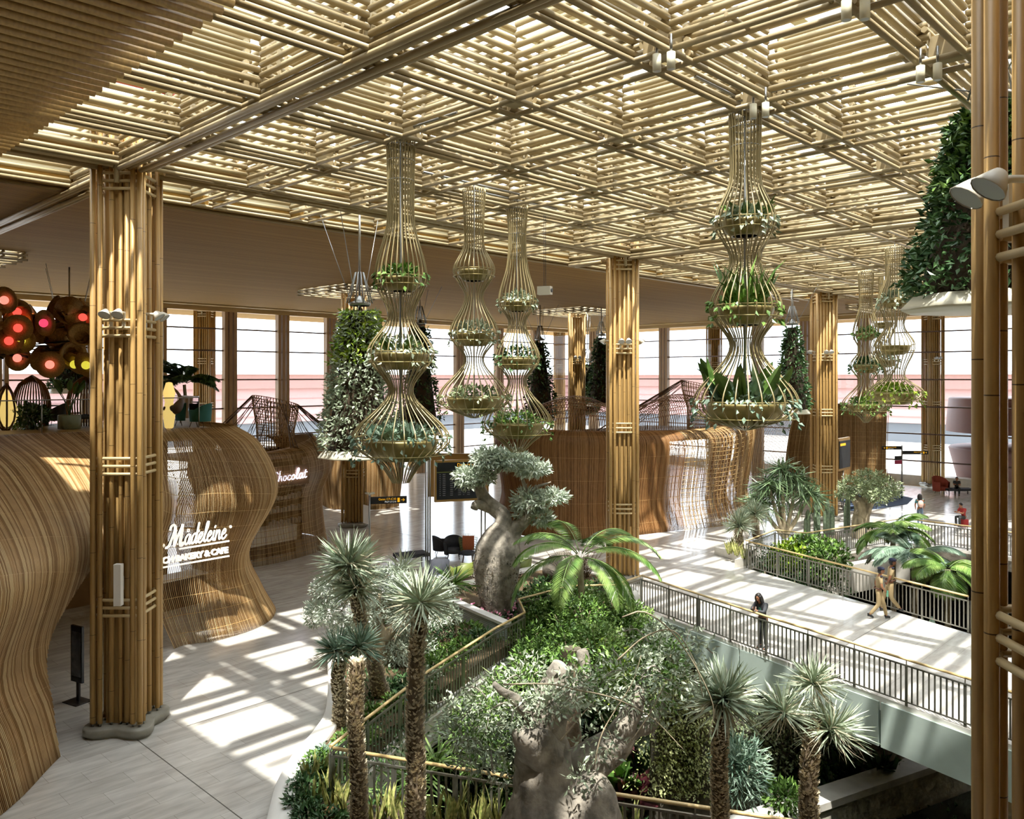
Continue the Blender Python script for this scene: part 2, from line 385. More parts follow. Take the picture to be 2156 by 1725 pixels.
# the open lattice: wells walled with stacked rods, log-cabin fashion
RR = .056; LP = .18; NL = 7
def rodx(b, x0, x1, y, z, r=RR): b.tube([(x0, y, z), (x1, y, z)], r, 6)
def rody(b, x, y0, y1, z, r=RR): b.tube([(x, y0, z), (x, y1, z)], r, 6)
def well(b, xa, ya, xb, yb, z=T, nl=NL):
    for k in range(nl):
        zx = z + .05 + k * LP; zy = zx + LP * .5
        o = .1 + RNG.random() * .06
        rodx(b, xa - o, xb + o, ya, zx); rodx(b, xa - o, xb - .02, yb, zx)
        rody(b, xa, ya - o, yb + o, zy); rody(b, xb, ya - o, yb - .02, zy)
for j in range(len(YL) - 1):
    b = MB()
    for i in range(len(XL) - 1):
        well(b, XL[i] + (GAP if i else .69), YL[j] + GAP, XL[i + 1], YL[j + 1])
    # the continuous pair of bars under the strip between two rows of wells
    for y in (YL[j + 1], YL[j + 1] + GAP):
        rodx(b, X0, X1, y, T - .055, .052)
    for i in range(1, len(XL)):
        for x in (XL[i], XL[i] + GAP): rody(b, x, YL[j] + .004, YL[j + 1] - .004, T - .05, .05)
    for i in range(len(XL)):   # joint blocks where the strips cross
        b.box((XL[i] + .1, YL[j + 1] + .1, T + .02), (XL[i] + GAP - .1, YL[j + 1] + GAP - .1, T + .34), 0)
        for q in (.1, .31, .52): rodx(b, XL[i] - .1, XL[i] + GAP + .1, YL[j + 1] + q, T + .4, .05)
    # cross ties inside the strips
    for i in range(1, len(XL)):
        for q in (.3, 1.5): rodx(b, XL[i] - .05, XL[i] + GAP + .05, YL[j] + GAP + q, T + .16, .035)
    b.build('ceiling_lattice', [M['rod']], kind='structure')
# deep beams on the column lines
b = MB()
def beam_y(x, y0, y1):
    for q in (.1, .3, .5): b.tube([(x + q, y0, T + .09), (x + q, y1, T + .09)], .055, 8)
    for q, zz in ((0, -.16), (.21, -.1), (.41, -.16), (.62, -.1)): b.tube([(x + q, y0, T + zz), (x + q, y1, T + zz)], .06, 8)
def beam_x(y, x0, x1):
    b.box((x0, y - .02, T - .02), (x1, y + GAP - .1, T + .3), 1)
    for q, zz in ((0, -.08), (.5, -.08)): b.tube([(x0, y + q, T + zz), (x1, y + q, T + zz)], .06, 8)
for k in range(3):
    x = 7.11 + BX * k
    beam_y(x, 19.9 - BY + .8, 18.95); beam_y(x, -5, .6)
    beam_y(x, 20.3, 33.6 if k == 0 else 22.0)
    beam_x(19.04, x + 1.05, x + BX - .1); beam_x(.94, x + 1.05, x + BX - .1)
beam_x(19.04, -3, 7.0)
b.build('ceiling_beams', [M['rod'], M['beamwood']], kind='structure')
# small lattice squares round the columns beyond
b = MB()
for x, y in SMALL:
    for k in range(5):
        for sgn in (-1, 1):
            z = T - .3 + k * .17
            for q in (.75, 1.5, 2.2):
                b.tube([(x - 2.35, y + sgn * q, z), (x + 2.35, y + sgn * q, z)], .045, 6)
                b.tube([(x + sgn * q, y - 2.35, z + .085), (x + sgn * q, y + 2.35, z + .085)], .045, 6)
b.build('ceiling_openings', [M['rod']], kind='structure')
# roof steel above the lattice
b = MB()
for j, y in enumerate(YL): b.box((X0, y + .18, 14.9), (X1, y + .46, 15.4))
for j in range(len(YL) - 1): b.box((X0, YL[j] + 1.85, 15.1), (X1, YL[j] + 1.95, 15.35))
for x in XL[1::2]: b.box((x - .1 + .3, Y0, 15.4), (x + .1 + .3, Y1, 15.9))
b.build('ceiling_roof_steel', [M['cream']], kind='structure')
# upstand round the roof opening
b = MB()
for lo, hi in (((X0 - .3, Y0 - .3, T + .25), (X0, Y1 + .3, 14.6)), ((X1, Y0 - .3, T + .25), (X1 + .3, Y1 + .3, 14.6)), ((X0, Y0 - .3, T + .25), (X1, Y0, 14.6)), ((X0, Y1, T + .25), (X1, Y1 + .3, 14.6))): b.box(lo, hi)
b.build('ceiling_upstand', [M['cream']], kind='structure')

# walls that close the hall where the camera does not look
M['plainwall'] = mat('plaster', '#c8b896', .7)
b = MB(); b.box((-14.3, -14, 0), (-14, FD, T)); b.build('wall_left', [M['plainwall']], kind='structure')
b = MB(); b.box((-14.3, -14.3, 0), (FW, -14, T)); b.build('wall_back', [M['plainwall']], kind='structure')
# glazed facades: mullion posts, transoms, panes
M['mullion'] = mat('mullion_wood', '#a2835a', .5, var=.1, stretch=(6, 6, .4))
M['transom'] = mat('transom_metal', '#6d5a50', .4, .5)
def facade(n, axis, pos, a0, a1, posts):
    f = empty('window_%d' % n, kind='structure')
    for p in posts:
        b = MB()
        for q in (-.34, 0, .34):
            lo = (p + q - .11, pos - .2, 0) if axis == 'x' else (pos - .2, p + q - .11, 0)
            hi = (p + q + .11, pos + .25, T - .3) if axis == 'x' else (pos + .25, p + q + .11, T - .3)
            b.box(lo, hi)
        b.build('mullion', [M['mullion']], f)
    b = MB()
    for z in (1.9, 3.9, 5.9, 7.9, 9.9, 11.4)[:]:
        b.box((a0, pos + .02, z - .05) if axis == 'x' else (pos + .02, a0, z - .05), (a1, pos + .14, z + .05) if axis == 'x' else (pos + .14, a1, z + .05))
    b.build('transom', [M['transom']], f)
    b = MB()
    b.poly([(a0, pos + .08, 0), (a1, pos + .08, 0), (a1, pos + .08, T - .3), (a0, pos + .08, T - .3)] if axis == 'x' else [(pos + .08, a0, 0), (pos + .08, a1, 0), (pos + .08, a1, T - .3), (pos + .08, a0, T - .3)])
    b.build('pane', [M['glass']], f)
facade(1, 'x', FD, -14, FW, [-10, -5, 0, 5, 10, 13.5, 18.3, 22.6, 27.5, 31.6, 35.7, 40.0, 44.5, 49, 54, 59])
facade(2, 'y', FW, -14, FD, [-9, -3, 4, 10, 15.5, 24.2, 28.8, 33, 42.3, 46.5, 50.5])
# exterior ground, podium roof and the long pink building beyond
M['ground'] = mat('pale_paving', '#d8d2c6', .8, var=.05, vscale=.3)
b = MB(); b.box((-90, FD + .5, -.6), (260, 260, -.25)); b.box((FW + .5, -160, -.6), (260, FD + .5, -.25)); b.build('ground', [M['ground']], kind='structure')

M['redpipe'] = mat('red_pipe', '#a33a2a', .4)
q_ = atd(430, 12, 13.8)
MB().tube([(X0 - 2, q_.y, 14.35), (X0 + 9, q_.y, 14.35)], .035, 8).build('sprinkler_pipe', [M['redpipe']], label='thin red sprinkler pipe above the lattice at the top left', cat='pipe')
MB().tube([(X0 - 4, 17.6, 14.2), (X0 + 4, 17.6, 14.2)], .035, 8).build('sprinkler_pipe', [M['redpipe']], label='thin red sprinkler pipe above the lattice left of the big column', cat='pipe')

M['joint'] = mat('floor_joint', '#5b574f', .6)
for k_, (lo_, hi_) in enumerate((((7.40, -6, .0), (7.42, 22, .003)), ((8.5, 18.62, .0), (13, 18.64, .003)), ((26.6, 21, .0), (26.62, 40, .003)), ((24.5, 9.9, .0), (29.0, 9.92, .003)))):
    MB().box(lo_, hi_).build('trim_%d' % (7 + k_), [M['joint']], kind='structure')
# ------------------------------------------------------------------ columns of clustered poles
DIAG = YAW - PI / 2            # the columns stand turned 45 degrees to the bays
POLES = []
for sx in (-1, 1):
    for sy in (-1, 1): POLES += [(sx*.53, sy*.53, .062), (sx*.53, sy*.37, .055), (sx*.37, sy*.53, .055)]
for sg in (-1, 1): POLES += [(-.16, sg*.42, .055), (.03, sg*.39, .045), (.19, sg*.42, .055), (sg*.42, -.16, .055), (sg*.39, .03, .045), (sg*.42, .19, .055)]
pole_mb = MB().tube([(0, 0, 0), (0, 0, 1)], 1, 12)
POLE_ME = {}
def pole_mesh(r, h):
    k = (r, h)
    if k not in POLE_ME:
        o = MB().tube([(0, 0, .30), (0, 0, h)], r, 12).build('pole', [M['pole']]); POLE_ME[k] = o.data; bpy.data.objects.remove(o)
    return POLE_ME[k]
def mesh_of(mb, name, mats):
    o = mb.build(name, mats); me = o.data; bpy.data.objects.remove(o); return me
def put(me, name, parent=None, loc=(0, 0, 0), rz=0.0, **k):
    o = bpy.data.objects.new(name, me); COL.objects.link(o); o.location = loc; o.rotation_euler = (0, 0, rz)
    if parent is not None: o.parent = parent
    return tag(o, **k)
def tie_mb():
    b = MB()
    for f in range(4):
        c, q = math.cos(f * PI / 2), math.sin(f * PI / 2)
        for k in (-1, 0, 1):
            p = [(-.42, -.47, k*.176), (-.40, -.50, k*.176), (.40, -.50, k*.176), (.42, -.47, k*.176)]
            b.tube([(x*c - y*q, x*q + y*c, z) for x, y, z in p], .036, 8)
    return b
TIE_ME = mesh_of(tie_mb(), 'tie_bars', [M['bar']])
CORE_ME = mesh_of(MB().box((-.33, -.33, .22), (.33, .33, T + .6)), 'core', [M['panel']])
def plinth_mb():
    b = MB(); n = 72
    th = np.arange(n) * 2 * PI / n
    r = .80 + .16 * np.cos(4 * (th - PI / 4))
    def ring(s, z): return np.stack([r * s * np.cos(th), r * s * np.sin(th), np.full(n, z)], 1)
    V = np.stack([ring(.93, 0), ring(.93, .05), ring(1, .07), ring(1.0, .20), ring(.97, .23), ring(.01, .23)], 0)
    b.grid(np.concatenate([V, V[:, :1]], 1)); return b
PLINTH_ME = mesh_of(plinth_mb(), 'plinth', [M['conc']])
FOOT_ME = mesh_of(MB().tube([(0, 0, .22), (0, 0, .32)], .022, 8), 'steel_foot', [M['steel']])
POST_ME = mesh_of(MB().tube([(0, 0, T - .45), (0, 0, T + 1.15)], .055, 10), 'corner_post', [M['rod']])
def column(x, y, n):
    e = empty('column', (x, y, 0), DIAG, kind='structure')
    put(CORE_ME, 'core', e); put(PLINTH_ME, 'plinth', e)
    for px_, py_, r in POLES:
        p = put(pole_mesh(r, T + (.15 if (px_ + py_) > 0 else .95)), 'pole', e, (px_, py_, 0))
        put(FOOT_ME, 'steel_foot', p, (0, 0, 0))
    for z in (2.89, 6.08, 9.2, 12.52): put(TIE_ME, 'tie_bars', e, (0, 0, z))
    put(POST_ME, 'corner_post', e, (.05, -.62, 0))
    return e
COLS = {}
for i in range(4):
    for j in range(4):
        x, y = 7.53 + BX * i, 19.58 + BY * (j - 1)
        if (i, j) in ((1, 0), (2, 0), (3, 0)) or (i == 0 and j > 1): continue
        if (i, j) == (0, 0): x, y = 7.3, 1.1
        if (i, j) == (1, 2): x, y = 26.2, 37.1
        COLS[(i, j)] = (x, y)
        column(x, y, (i, j))
column(7.53 + BX, 55.6, 0) if False else None
M['lampwhite'] = mat('lamp_housing', '#ddd8c8', .4)
M['lampglass'] = mat('lamp_glass', '#c9cfd2', .1)
def flood_mb():
    b = MB(); b.lathe([(.02, .09), (.05, .09), (.075, .05), (.135, -.07), (.13, -.075)], 14, 0)
    return b
FLOOD_ME = mesh_of(flood_mb(), 'lamp_shade', [M['lampwhite']])
FLENS_ME = mesh_of(MB().lathe([(.001, -.068), (.128, -.066)], 14), 'lens', [M['lampglass']])
FARM_ME = mesh_of(MB().tube([(0, 0, -.02), (0, .12, .02), (0, .30, .02)], .03, 8).box((-.04, .26, -.3), (.04, .30, .05)), 'bracket', [M['lampwhite']])
def floodlight(col, side, off, label, group=None):
    cx, cy2 = col
    c, q = math.cos(DIAG), math.sin(DIAG); a = side * PI / 2
    lx, ly = off, -.76
    x, y = lx * math.cos(a) - ly * math.sin(a), lx * math.sin(a) + ly * math.cos(a)
    e = empty('floodlight', (cx + x * c - y * q, cy2 + x * q + y * c, 9.52), DIAG + a, label, 'floodlight', group)
    s = put(FLOOD_ME, 'lamp_shade', e); s.rotation_euler = (math.radians(-38), 0, 0); put(FLENS_ME, 'lens', s)
    put(FARM_ME, 'bracket', e)
NAMES = {(0, 1): 'big column by the bakery', (1, 1): 'middle column by the bridge', (2, 1): 'column behind the olive tree', (2, 2): 'far column behind the woven screen', (3, 1): 'dark column at the windows', (0, 0): 'near right column', (1, 2): 'column behind the green cone'}
for key, nm in NAMES.items():
    for side, sd in ((0, 'front'), (1, 'right'), (3, 'left')):
        if (key[0] == 0 and key[1] == 1 and side == 3) or (key == (0, 0) and side != 3) or (key in ((2, 2), (3, 1), (1, 2)) and side): continue
        for off, ww in ((-.14, 'left'), (.15, 'right')):
            if key == (0, 0): off = off - .1
            floodlight(COLS[key], side, off, 'cream floodlight, %s of two on the %s of the %s' % (ww, sd, nm), 'floodlights on the columns')

# ------------------------------------------------------------------ railings
M['railsteel'] = mat('rail_steel', '#8f8d84', .38, .75)
BAL_ME = mesh_of(MB().box((-.022, -.006, .12), (.022, .006, .98)), 'baluster', [M['railsteel']])
RPOST_ME = mesh_of(MB().box((-.035, -.012, 0), (.035, .012, 1.02)).tube([(0, 0, 1.0), (0, 0, 1.13)], .014, 6), 'post', [M['railsteel']])
M['handrail'] = mat('bamboo_handrail', '#cdb27c', .35, var=.1, stretch=(2, 2, 2))
def railing(pts, label, group='railings round the sunken gardens', pitch=.145, z=0.0):
    pts = [Vector((p[0], p[1], z)) for p in pts]
    e = empty('railing', pts[0], 0, label, 'railing', group); o = pts[0]
    loc = [p - o for p in pts]
    b = MB(); b.tube([p + Vector((0, 0, 1.15)) for p in loc], .034, 10); b.build('handrail', [M['handrail']], e)
    b = MB()
    for p, q in zip(loc, loc[1:]):
        d = (q - p).normalized(); n = Vector((-d.y, d.x, 0)) * .02
        for z0, z1 in ((.98, 1.02), (.09, .12)):
            b.add([tuple(p - n + Vector((0, 0, z0))), tuple(q - n + Vector((0, 0, z0))), tuple(q + n + Vector((0, 0, z0))), tuple(p + n + Vector((0, 0, z0))),
                   tuple(p - n + Vector((0, 0, z1))), tuple(q - n + Vector((0, 0, z1))), tuple(q + n + Vector((0, 0, z1))), tuple(p + n + Vector((0, 0, z1)))],
                  [(3,2,1,0),(4,5,6,7),(0,1,5,4),(1,2,6,5),(2,3,7,6),(3,0,4,7)], 0, False)
    b.build('rails', [M['railsteel']], e)
    for p, q in zip(loc, loc[1:]):
        L = (q - p).length; a = math.atan2(q.y - p.y, q.x - p.x); m = max(1, round(L / 1.45))
        for k in range(m + 1):
            put(RPOST_ME, 'post', e, p + (q - p) * (k / m), a)
        nb = max(1, round(L / pitch))
        for k in range(1, nb):
            if abs((k / nb * m) - round(k / nb * m)) < .02: continue
            put(BAL_ME, 'baluster', e, p + (q - p) * (k / nb), a)
    return e
railing([(8.76, 13.16), (12.56, 14.84), (15.96, 16.03), (17.71, 16.5)], 'railing climbing from the front corner past the yuccas to the kink by the bottle tree')
railing([(17.71, 16.5), (18.64, 17.63), (21.0, 17.52), (22.14, 16.52), (23.75, 16.62)], 'short zigzag railing in front of the swollen bottle tree and the middle column')
railing([(23.84, 16.62), (22.29, 11.2), (20.93, 5.6)], 'near railing of the white bridge, the woman leans on it')
railing([(20.93, 5.6), (19.6, .6), (18.3, -4.4)], 'end of the near bridge railing behind the right hand column')
railing([(8.76, 13.06), (10.36, 9.71), (10.99, 8.35), (12.27, 5.8), (13.35, 2.6)], 'front railing across the bottom of the picture, behind the spiny trunks')
railing([(31.88, 16.8), (30.3, 12.2), (28.74, 7.6)], 'far railing of the white bridge, the two guards walk past it')
railing([(28.74, 7.5), (26.6, 1.4), (24.8, -4.4)], 'end of the far bridge railing behind the right hand column')
railing([(31.95, 16.95), (35.15, 17.22), (35.35, 15.87), (42.3, 14.11)], 'back railing beside the cactuses at the far garden')
railing([(42.35, 14.05), (42.25, 11.2), (40.9, 4.0)], 'back right railing behind the palms of the far garden')

# ------------------------------------------------------------------ plants: leaf materials
def leafmat(name, c1, c2, rough=.42, spec=.5, vs=2.5):
    return mat(name, c1, rough, 0, vscale=vs, col2=c2, spec=spec)
M['leaf'] = leafmat('green_leaves', '#47692f', '#7da04a')
M['leaf_dark'] = leafmat('dark_leaves', '#31502f', '#5a7d49')
M['leaf_grey'] = leafmat('grey_green_leaves', '#87967c', '#b9c4a8')
M['leaf_lime'] = leafmat('lime_leaves', '#6c8f22', '#a3b93a')
M['leaf_blue'] = leafmat('blue_green_leaves', '#5d7b66', '#9db29c')
M['leaf_olive'] = leafmat('olive_leaves', '#7a8a62', '#a8b48a')
M['blade'] = leafmat('yucca_blades', '#84967a', '#cbd5bc', .4)
M['blade_dry'] = leafmat('dry_blades', '#a39b80', '#c4bca0', .7)
M['blade_yel'] = leafmat('striped_blades', '#6f7d3c', '#c2bd78', .4, vs=14)
M['palmleaf'] = leafmat('palm_leaves', '#557a36', '#92ab62', .35)
M['red_leaf'] = leafmat('red_leaves', '#5a2b33', '#7c3f40', .4)
M['flower'] = leafmat('pink_flowers', '#c2527a', '#e8b4c8', .6, vs=9)
M['bark'] = mat('bark', '#a0947a', .9, var=.35, vscale=5, stretch=(1, 1, .5), bump=.9, bscale=12)
M['bark_grey'] = mat('grey_bark', '#948d80', .9, var=.38, vscale=5, bump=1.0, bscale=14)
M['bark_dark'] = mat('dark_bark', '#6e604c', .9, var=.3, vscale=5, bump=.9, bscale=14)
M['scale'] = mat('leaf_base_scales', '#d6cbb0', .9, var=.35, vscale=18, bump=.3)
M['cactus'] = mat('cactus_skin', '#7d8f76', .7, var=.25, vscale=9)
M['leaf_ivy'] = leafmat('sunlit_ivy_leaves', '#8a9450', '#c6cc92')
M['leaf_white'] = leafmat('silver_white_leaves', '#9dab97', '#d3dbc9')
M['blade_dark'] = leafmat('dark_strap_blades', '#46603f', '#86a072')

def cone_leaves(n, r_of_z, z0, z1, L=.1, W=.05, jitter=.06, dens=None):
    z = z0 + (z1 - z0) * RNG.random(n); a = RNG.random(n) * 2 * PI
    r = np.interp(z, *r_of_z) + RNG.normal(size=n) * jitter
    O = np.stack([r * np.cos(a), r * np.sin(a), z], 1)
    D = np.stack([np.cos(a), np.sin(a), RNG.normal(size=n) * .5 - .1], 1) + RNG.normal(size=(n, 3)) * .55
    return O, D, L * (.7 + .6 * RNG.random(n)), W * (.7 + .6 * RNG.random(n))
def blob_leaves(n, c, r, L, W, shell=.55):
    D = RNG.normal(size=(n, 3)); D /= np.linalg.norm(D, axis=1, keepdims=True)
    rad = (shell + (1 - shell) * RNG.random(n))[:, None]
    O = np.array(c) + D * rad * np.array(r)
    return O, D + RNG.normal(size=(n, 3)) * .7, L * (.7 + .6 * RNG.random(n)), W * (.7 + .6 * RNG.random(n))

# ------------------------------------------------------------------ hanging cage planters
M['cage'] = mat('champagne_cage_rod', '#a3946a', .35, .35, spec=.6)
M['bowl'] = mat('gold_bowl', '#8f8250', .35, .45, spec=.6)
def smooth_prof(pts, n=70):
    y = np.array([p[0] for p in pts], float); r = np.array([p[1] for p in pts], float)
    m = np.gradient(r, y)
    for k in range(1, len(y) - 1):
        if (r[k] - r[k-1]) * (r[k+1] - r[k]) <= 0: m[k] = 0
    m[0] = 0
    q = np.linspace(y[0], y[-1], n); i = np.clip(np.searchsorted(y, q) - 1, 0, len(y) - 2)
    h = y[i+1] - y[i]; t = (q - y[i]) / h
    return q, (2*t**3-3*t**2+1)*r[i] + (t**3-2*t**2+t)*h*m[i] + (-2*t**3+3*t**2)*r[i+1] + (t**3-t**2)*h*m[i+1]
def cage(cx, d, prof, label, nrod=26, plants=('leaf', 'leaf_grey', 'leaf_blue'), seed=1, rr=.013):
    k = d / FPX; base = atdz(cx, 0, d)
    z_of = lambda y: EYE_Z - (y - HOR) * k
    e = empty('hanging_planter', (base.x, base.y, z_of(prof[0][0])), 0, label, 'hanging planter', 'cage planters hung from the ceiling')
    zt = z_of(prof[0][0])
    y, r = smooth_prof(prof); zz = z_of(y) - zt; rr_ = r * k
    b = MB()
    for i in range(nrod):
        a = 2 * PI * i / nrod + .07
        b.tube(np.stack([rr_ * math.cos(a), rr_ * math.sin(a), zz], 1), rr, 6)
    b.build('cage', [M['cage']], e)
    b = MB()
    for q in (.02, .07, .12): 
        i = int(q * 69); th = np.linspace(0, 2*PI, 25)[:-1]
        b.tube(np.stack([rr_[i]*np.cos(th), rr_[i]*np.sin(th), np.full(24, zz[i])], 1), .01, 5, closed=True)
    b.tube([(0, 0, .3), (0, 0, float(zz[-1]) + .3)], .022, 8)
    b.rod((-1.7, 0, .16), (1.7, 0, .16), .03, 6); b.rod((0, -1.7, .22), (0, 1.7, .22), .03, 6)
    b.build('hanger', [M['steel']], e)
    # bowls sit at the widest points
    mx = [p for i, p in enumerate(prof[1:-1], 1) if prof[i-1][1] < p[1] > prof[i+1][1]]
    for q, (yy, rp) in enumerate(mx):
        R = rp * k; z0 = z_of(yy) - zt; big = q == len(mx) - 1
        br = R * (.76 if big else .80); bh = R * (.42 if big else .5)
        b = MB(); b.lathe([(br*.5, z0 - bh), (br*.62, z0 - bh*.98), (br*.9, z0 - bh*.6), (br, z0 - .04), (br*1.0, z0 + .0), (br*.94, z0 + .01), (br*.93, z0 - .05), (.02, z0 - .06)], 28)
        th = np.linspace(0, 2*PI, 41)[:-1]
        for zz_, q_ in ((0.02, .985), (-.14, .99)): b.tube(np.stack([R*q_*np.cos(th), R*q_*np.sin(th), np.full(40, z0 + zz_*R*2)], 1), .012, 5, closed=True)
        bo = b.build('bowl', [M['bowl']], e)
        kind = plants[q % len(plants)]
        if kind is None: continue
        b = MB()
        n = int(420 if big else 260); L = .13 if d < 25 else .17
        O, D, L_, W_ = blob_leaves(n, (0, 0, z0 + bh*.25), (br*.86, br*.86, bh * (.55 if big else .8)), L, L*.5)
        O[:, 2] = np.maximum(O[:, 2], z0 - .03)
        b.leaves(O, D + np.array([0, 0, .5]), L_, W_, 0)
        n2 = int(n * .3); a = RNG.random(n2) * 2 * PI      # trailing over the rim
        O = np.stack([np.cos(a) * R * .97, np.sin(a) * R * .97, z0 + .1 - RNG.random(n2) ** 2 * bh * 1.3], 1)
        b.leaves(O, np.stack([np.cos(a), np.sin(a), -np.ones(n2)], 1) + RNG.normal(size=(n2, 3)) * .4, L, L*.6, 0)
        b.build('foliage', [M[kind]], bo)
    return e, mx, k, zt, z_of
c1 = cage(844, 16.8, [(298, 30), (380, 28), (470, 29), (586, 55), (666, 27), (744, 70), (822, 25), (926, 104), (984, 38), (1016, 17)],
     'tall wire cage planter hanging leftmost, three gold bowls, its rods gathered to a point below', 28, ('leaf', 'leaf_grey', 'leaf_blue'))
cage(998, 21.2, [(400, 24), (470, 21), (520, 22), (570, 44), (625, 19), (703, 52), (757, 20), (838, 76), (868, 40), (880, 6)],
     'wire cage planter with closed round bottom, left of the two hung side by side', 26, (None, 'leaf_grey', 'leaf_olive'))
cage(1089, 23.0, [(434, 22), (500, 18), (560, 22), (636, 40), (680, 18), (755, 48), (803, 19), (892, 74), (932, 32), (952, 12)],
     'wire cage planter above the white tree crown, rods gathered to a stem below', 26, ('leaf_grey', 'leaf_dark', 'leaf'))
c4 = cage(1569, 14.8, [(232, 33), (330, 31), (385, 33), (466, 63), (546, 31), (648, 74), (728, 31), (850, 108), (890, 60), (905, 8)],
     'largest wire cage planter, upright broad leaves over ivy spilling from its lowest bowl', 26, ('leaf_grey', 'leaf', 'leaf_blue'))
cage(1884, 30.6, [(520, 18.5), (580, 18), (632, 34), (684, 18), (728, 39), (790, 19), (828, 57), (845, 28), (850, 6)],
     'wire cage planter with round bottom hanging nearest the right hand column', 26, ('leaf_grey', None, 'leaf_lime'), rr=.016)
cage(1823, 37.0, [(572, 15), (640, 13), (704, 26), (737, 14), (770, 32), (803, 14), (852, 47), (878, 14), (890, 4)],
     'thin wire cage planter trailing vines, far right pair, the left one', 22, ('leaf', 'leaf_dark', 'leaf'), rr=.018)
cage(1862, 39.5, [(566, 11), (620, 11), (680, 24), (720, 12), (760, 28), (800, 13), (825, 30), (840, 8)],
     'wire cage planter mostly hidden behind the far right pair', 18, (None, 'leaf_grey', None), rr=.018)
# big leaves and grasses standing in the largest cage
def add_leaves(cg, q, n, L, W, matname, shape='broad', spread=.75, name='broad_leaves', zoff=0.02):
    e, mx, k, zt, z_of = cg; yy, rp = mx[q]; R = rp * k * .5
    a = RNG.random(n) * 2 * PI; rr = R * np.sqrt(RNG.random(n))
    O = np.stack([rr*np.cos(a), rr*np.sin(a), np.full(n, z_of(yy) - zt + zoff)], 1)
    D = np.stack([np.cos(a)*spread, np.sin(a)*spread, np.ones(n)], 1) + RNG.normal(size=(n, 3)) * .15
    return MB().leaves(O, D, L * (.6 + .5 * RNG.random(n)), W, 0, shape=shape, droop=.25).build(name, [M[matname]], e)
add_leaves(c4, 2, 26, .95, .26, 'leaf'); add_leaves(c4, 2, 16, .6, .24, 'leaf_blue')
add_leaves(c4, 1, 60, 1.0, .05, 'leaf', 'blade', .25, 'grass_blades'); add_leaves(c4, 0, 14, .5, .12, 'leaf', 'leaf', .9, 'fern_leaves')
add_leaves(c1, 2, 20, .38, .26, 'leaf_blue'); add_leaves(c1, 1, 24, .4, .1, 'leaf', 'leaf'); add_leaves(c1, 0, 30, .32, .09, 'leaf', 'leaf', .7, 'fern_leaves')

# ------------------------------------------------------------------ hanging green cones
M['dish'] = mat('cream_dish', '#dcd8c2', .35, spec=.5)
def green_cone(cx, d, y_top, y_bot, r_top, r_bot, label, n=2600, leafm='leaf_dark', L=.13, hang=True, dish=True, second=None):
    k = d / FPX; base = atdz(cx, EYE_Z - (y_bot - HOR) * k, d)
    H = (y_bot - y_top) * k; rt, rb = r_top * k, r_bot * k
    e = empty('hanging_green_cone', base, 0, label, 'hanging planter', 'hanging cones covered in leaves')
    zs = [0, H * .1, H * .35, H * .7, H]; rs = [rb * .92, rb, rb * .80, rt + (rb - rt) * .32, rt]
    MB().lathe([(r * .84, z) for r, z in zip(rs, zs)] + [(.01, H)], 20).build('core', [M['soil']], e)
    O, D, L_, W_ = cone_leaves(n, (zs, rs), 0, H, L, L * .45, jitter=.05 * rb + .02)
    b = MB(); b.leaves(O, D, L_, W_, 0); b.build('foliage', [M[leafm]], e)
    if second:
        O, D, L_, W_ = cone_leaves(n // 3, (zs, rs), H * second[1], H * second[2], L * 1.1, L * .5, jitter=.06 * rb + .03)
        MB().leaves(O, D, L_, W_, 0).build('second_tone_foliage', [M[second[0]]], e)
    if dish: MB().lathe([(.05, -.24), (rb * 1.12, -.24), (rb * 1.14, -.21), (rb * .98, 0), (rb * .95, 0), (rb * .93, -.05)], 9).build('dish', [M['dish']], e)
    if hang:
        b = MB(); hub = H + .45; top = min(T + .1, 99) - base.z
        b.lathe([(.3, hub - .3), (.34, hub - .25), (.34, hub - .2), (.2, hub - .18), (.06, hub)], 14)
        b.tube([(0, 0, H - .1), (0, 0, top)], .035, 8)
        for i in range(10):
            a = i * PI / 5
            b.rod((.12 * math.cos(a), .12 * math.sin(a), hub + .7), (.38 * math.cos(a), .38 * math.sin(a), hub - .22), .02, 5)
        for i in range(4):
            a = i * PI / 2 + .5
            b.rod((.3 * math.cos(a), .3 * math.sin(a), hub - .1), (1.3 * math.cos(a), 1.3 * math.sin(a), top), .012, 5)
        b.build('hanger', [M['steel']], e)
    return e
green_cone(757, 24.5, 655, 945, 28, 78, 'largest hanging green cone, pale and lime leaves over a white dish, before the left column', 4200, 'leaf_grey', .16, second=('leaf_lime', .62, 1.0))
green_cone(884, 44, 690, 905, 14, 42, 'dark hanging green cone half hidden behind the leftmost wire cage', 1500, 'leaf_dark', .22)
green_cone(1137, 55, 722, 878, 9, 32, 'dark hanging green cone between the paired wire cages and the far column', 1300, 'leaf_dark', .25)
green_cone(1266, 57, 712, 848, 9, 28, 'taller of two dark green cones just left of the middle column', 1200, 'leaf_dark', .25)
green_cone(1237, 60, 768, 866, 7, 22, 'shorter of two dark green cones just left of the middle column', 900, 'leaf_dark', .25)
green_cone(1668, 44, 690, 862, 10, 33, 'slim dark hanging green cone right of the largest wire cage', 1500, 'leaf_dark', .22)
green_cone(2093, 13.4, 235, 622, 55, 160, 'near hanging green cone with broad cream dish, cut by the right hand column', 5200, 'leaf_dark', .15, second=('leaf', .55, 1.0))
green_cone(146, 36, 745, 817, 22, 36, 'small hanging green cone beneath the lantern tree', 900, 'leaf_dark', .2)
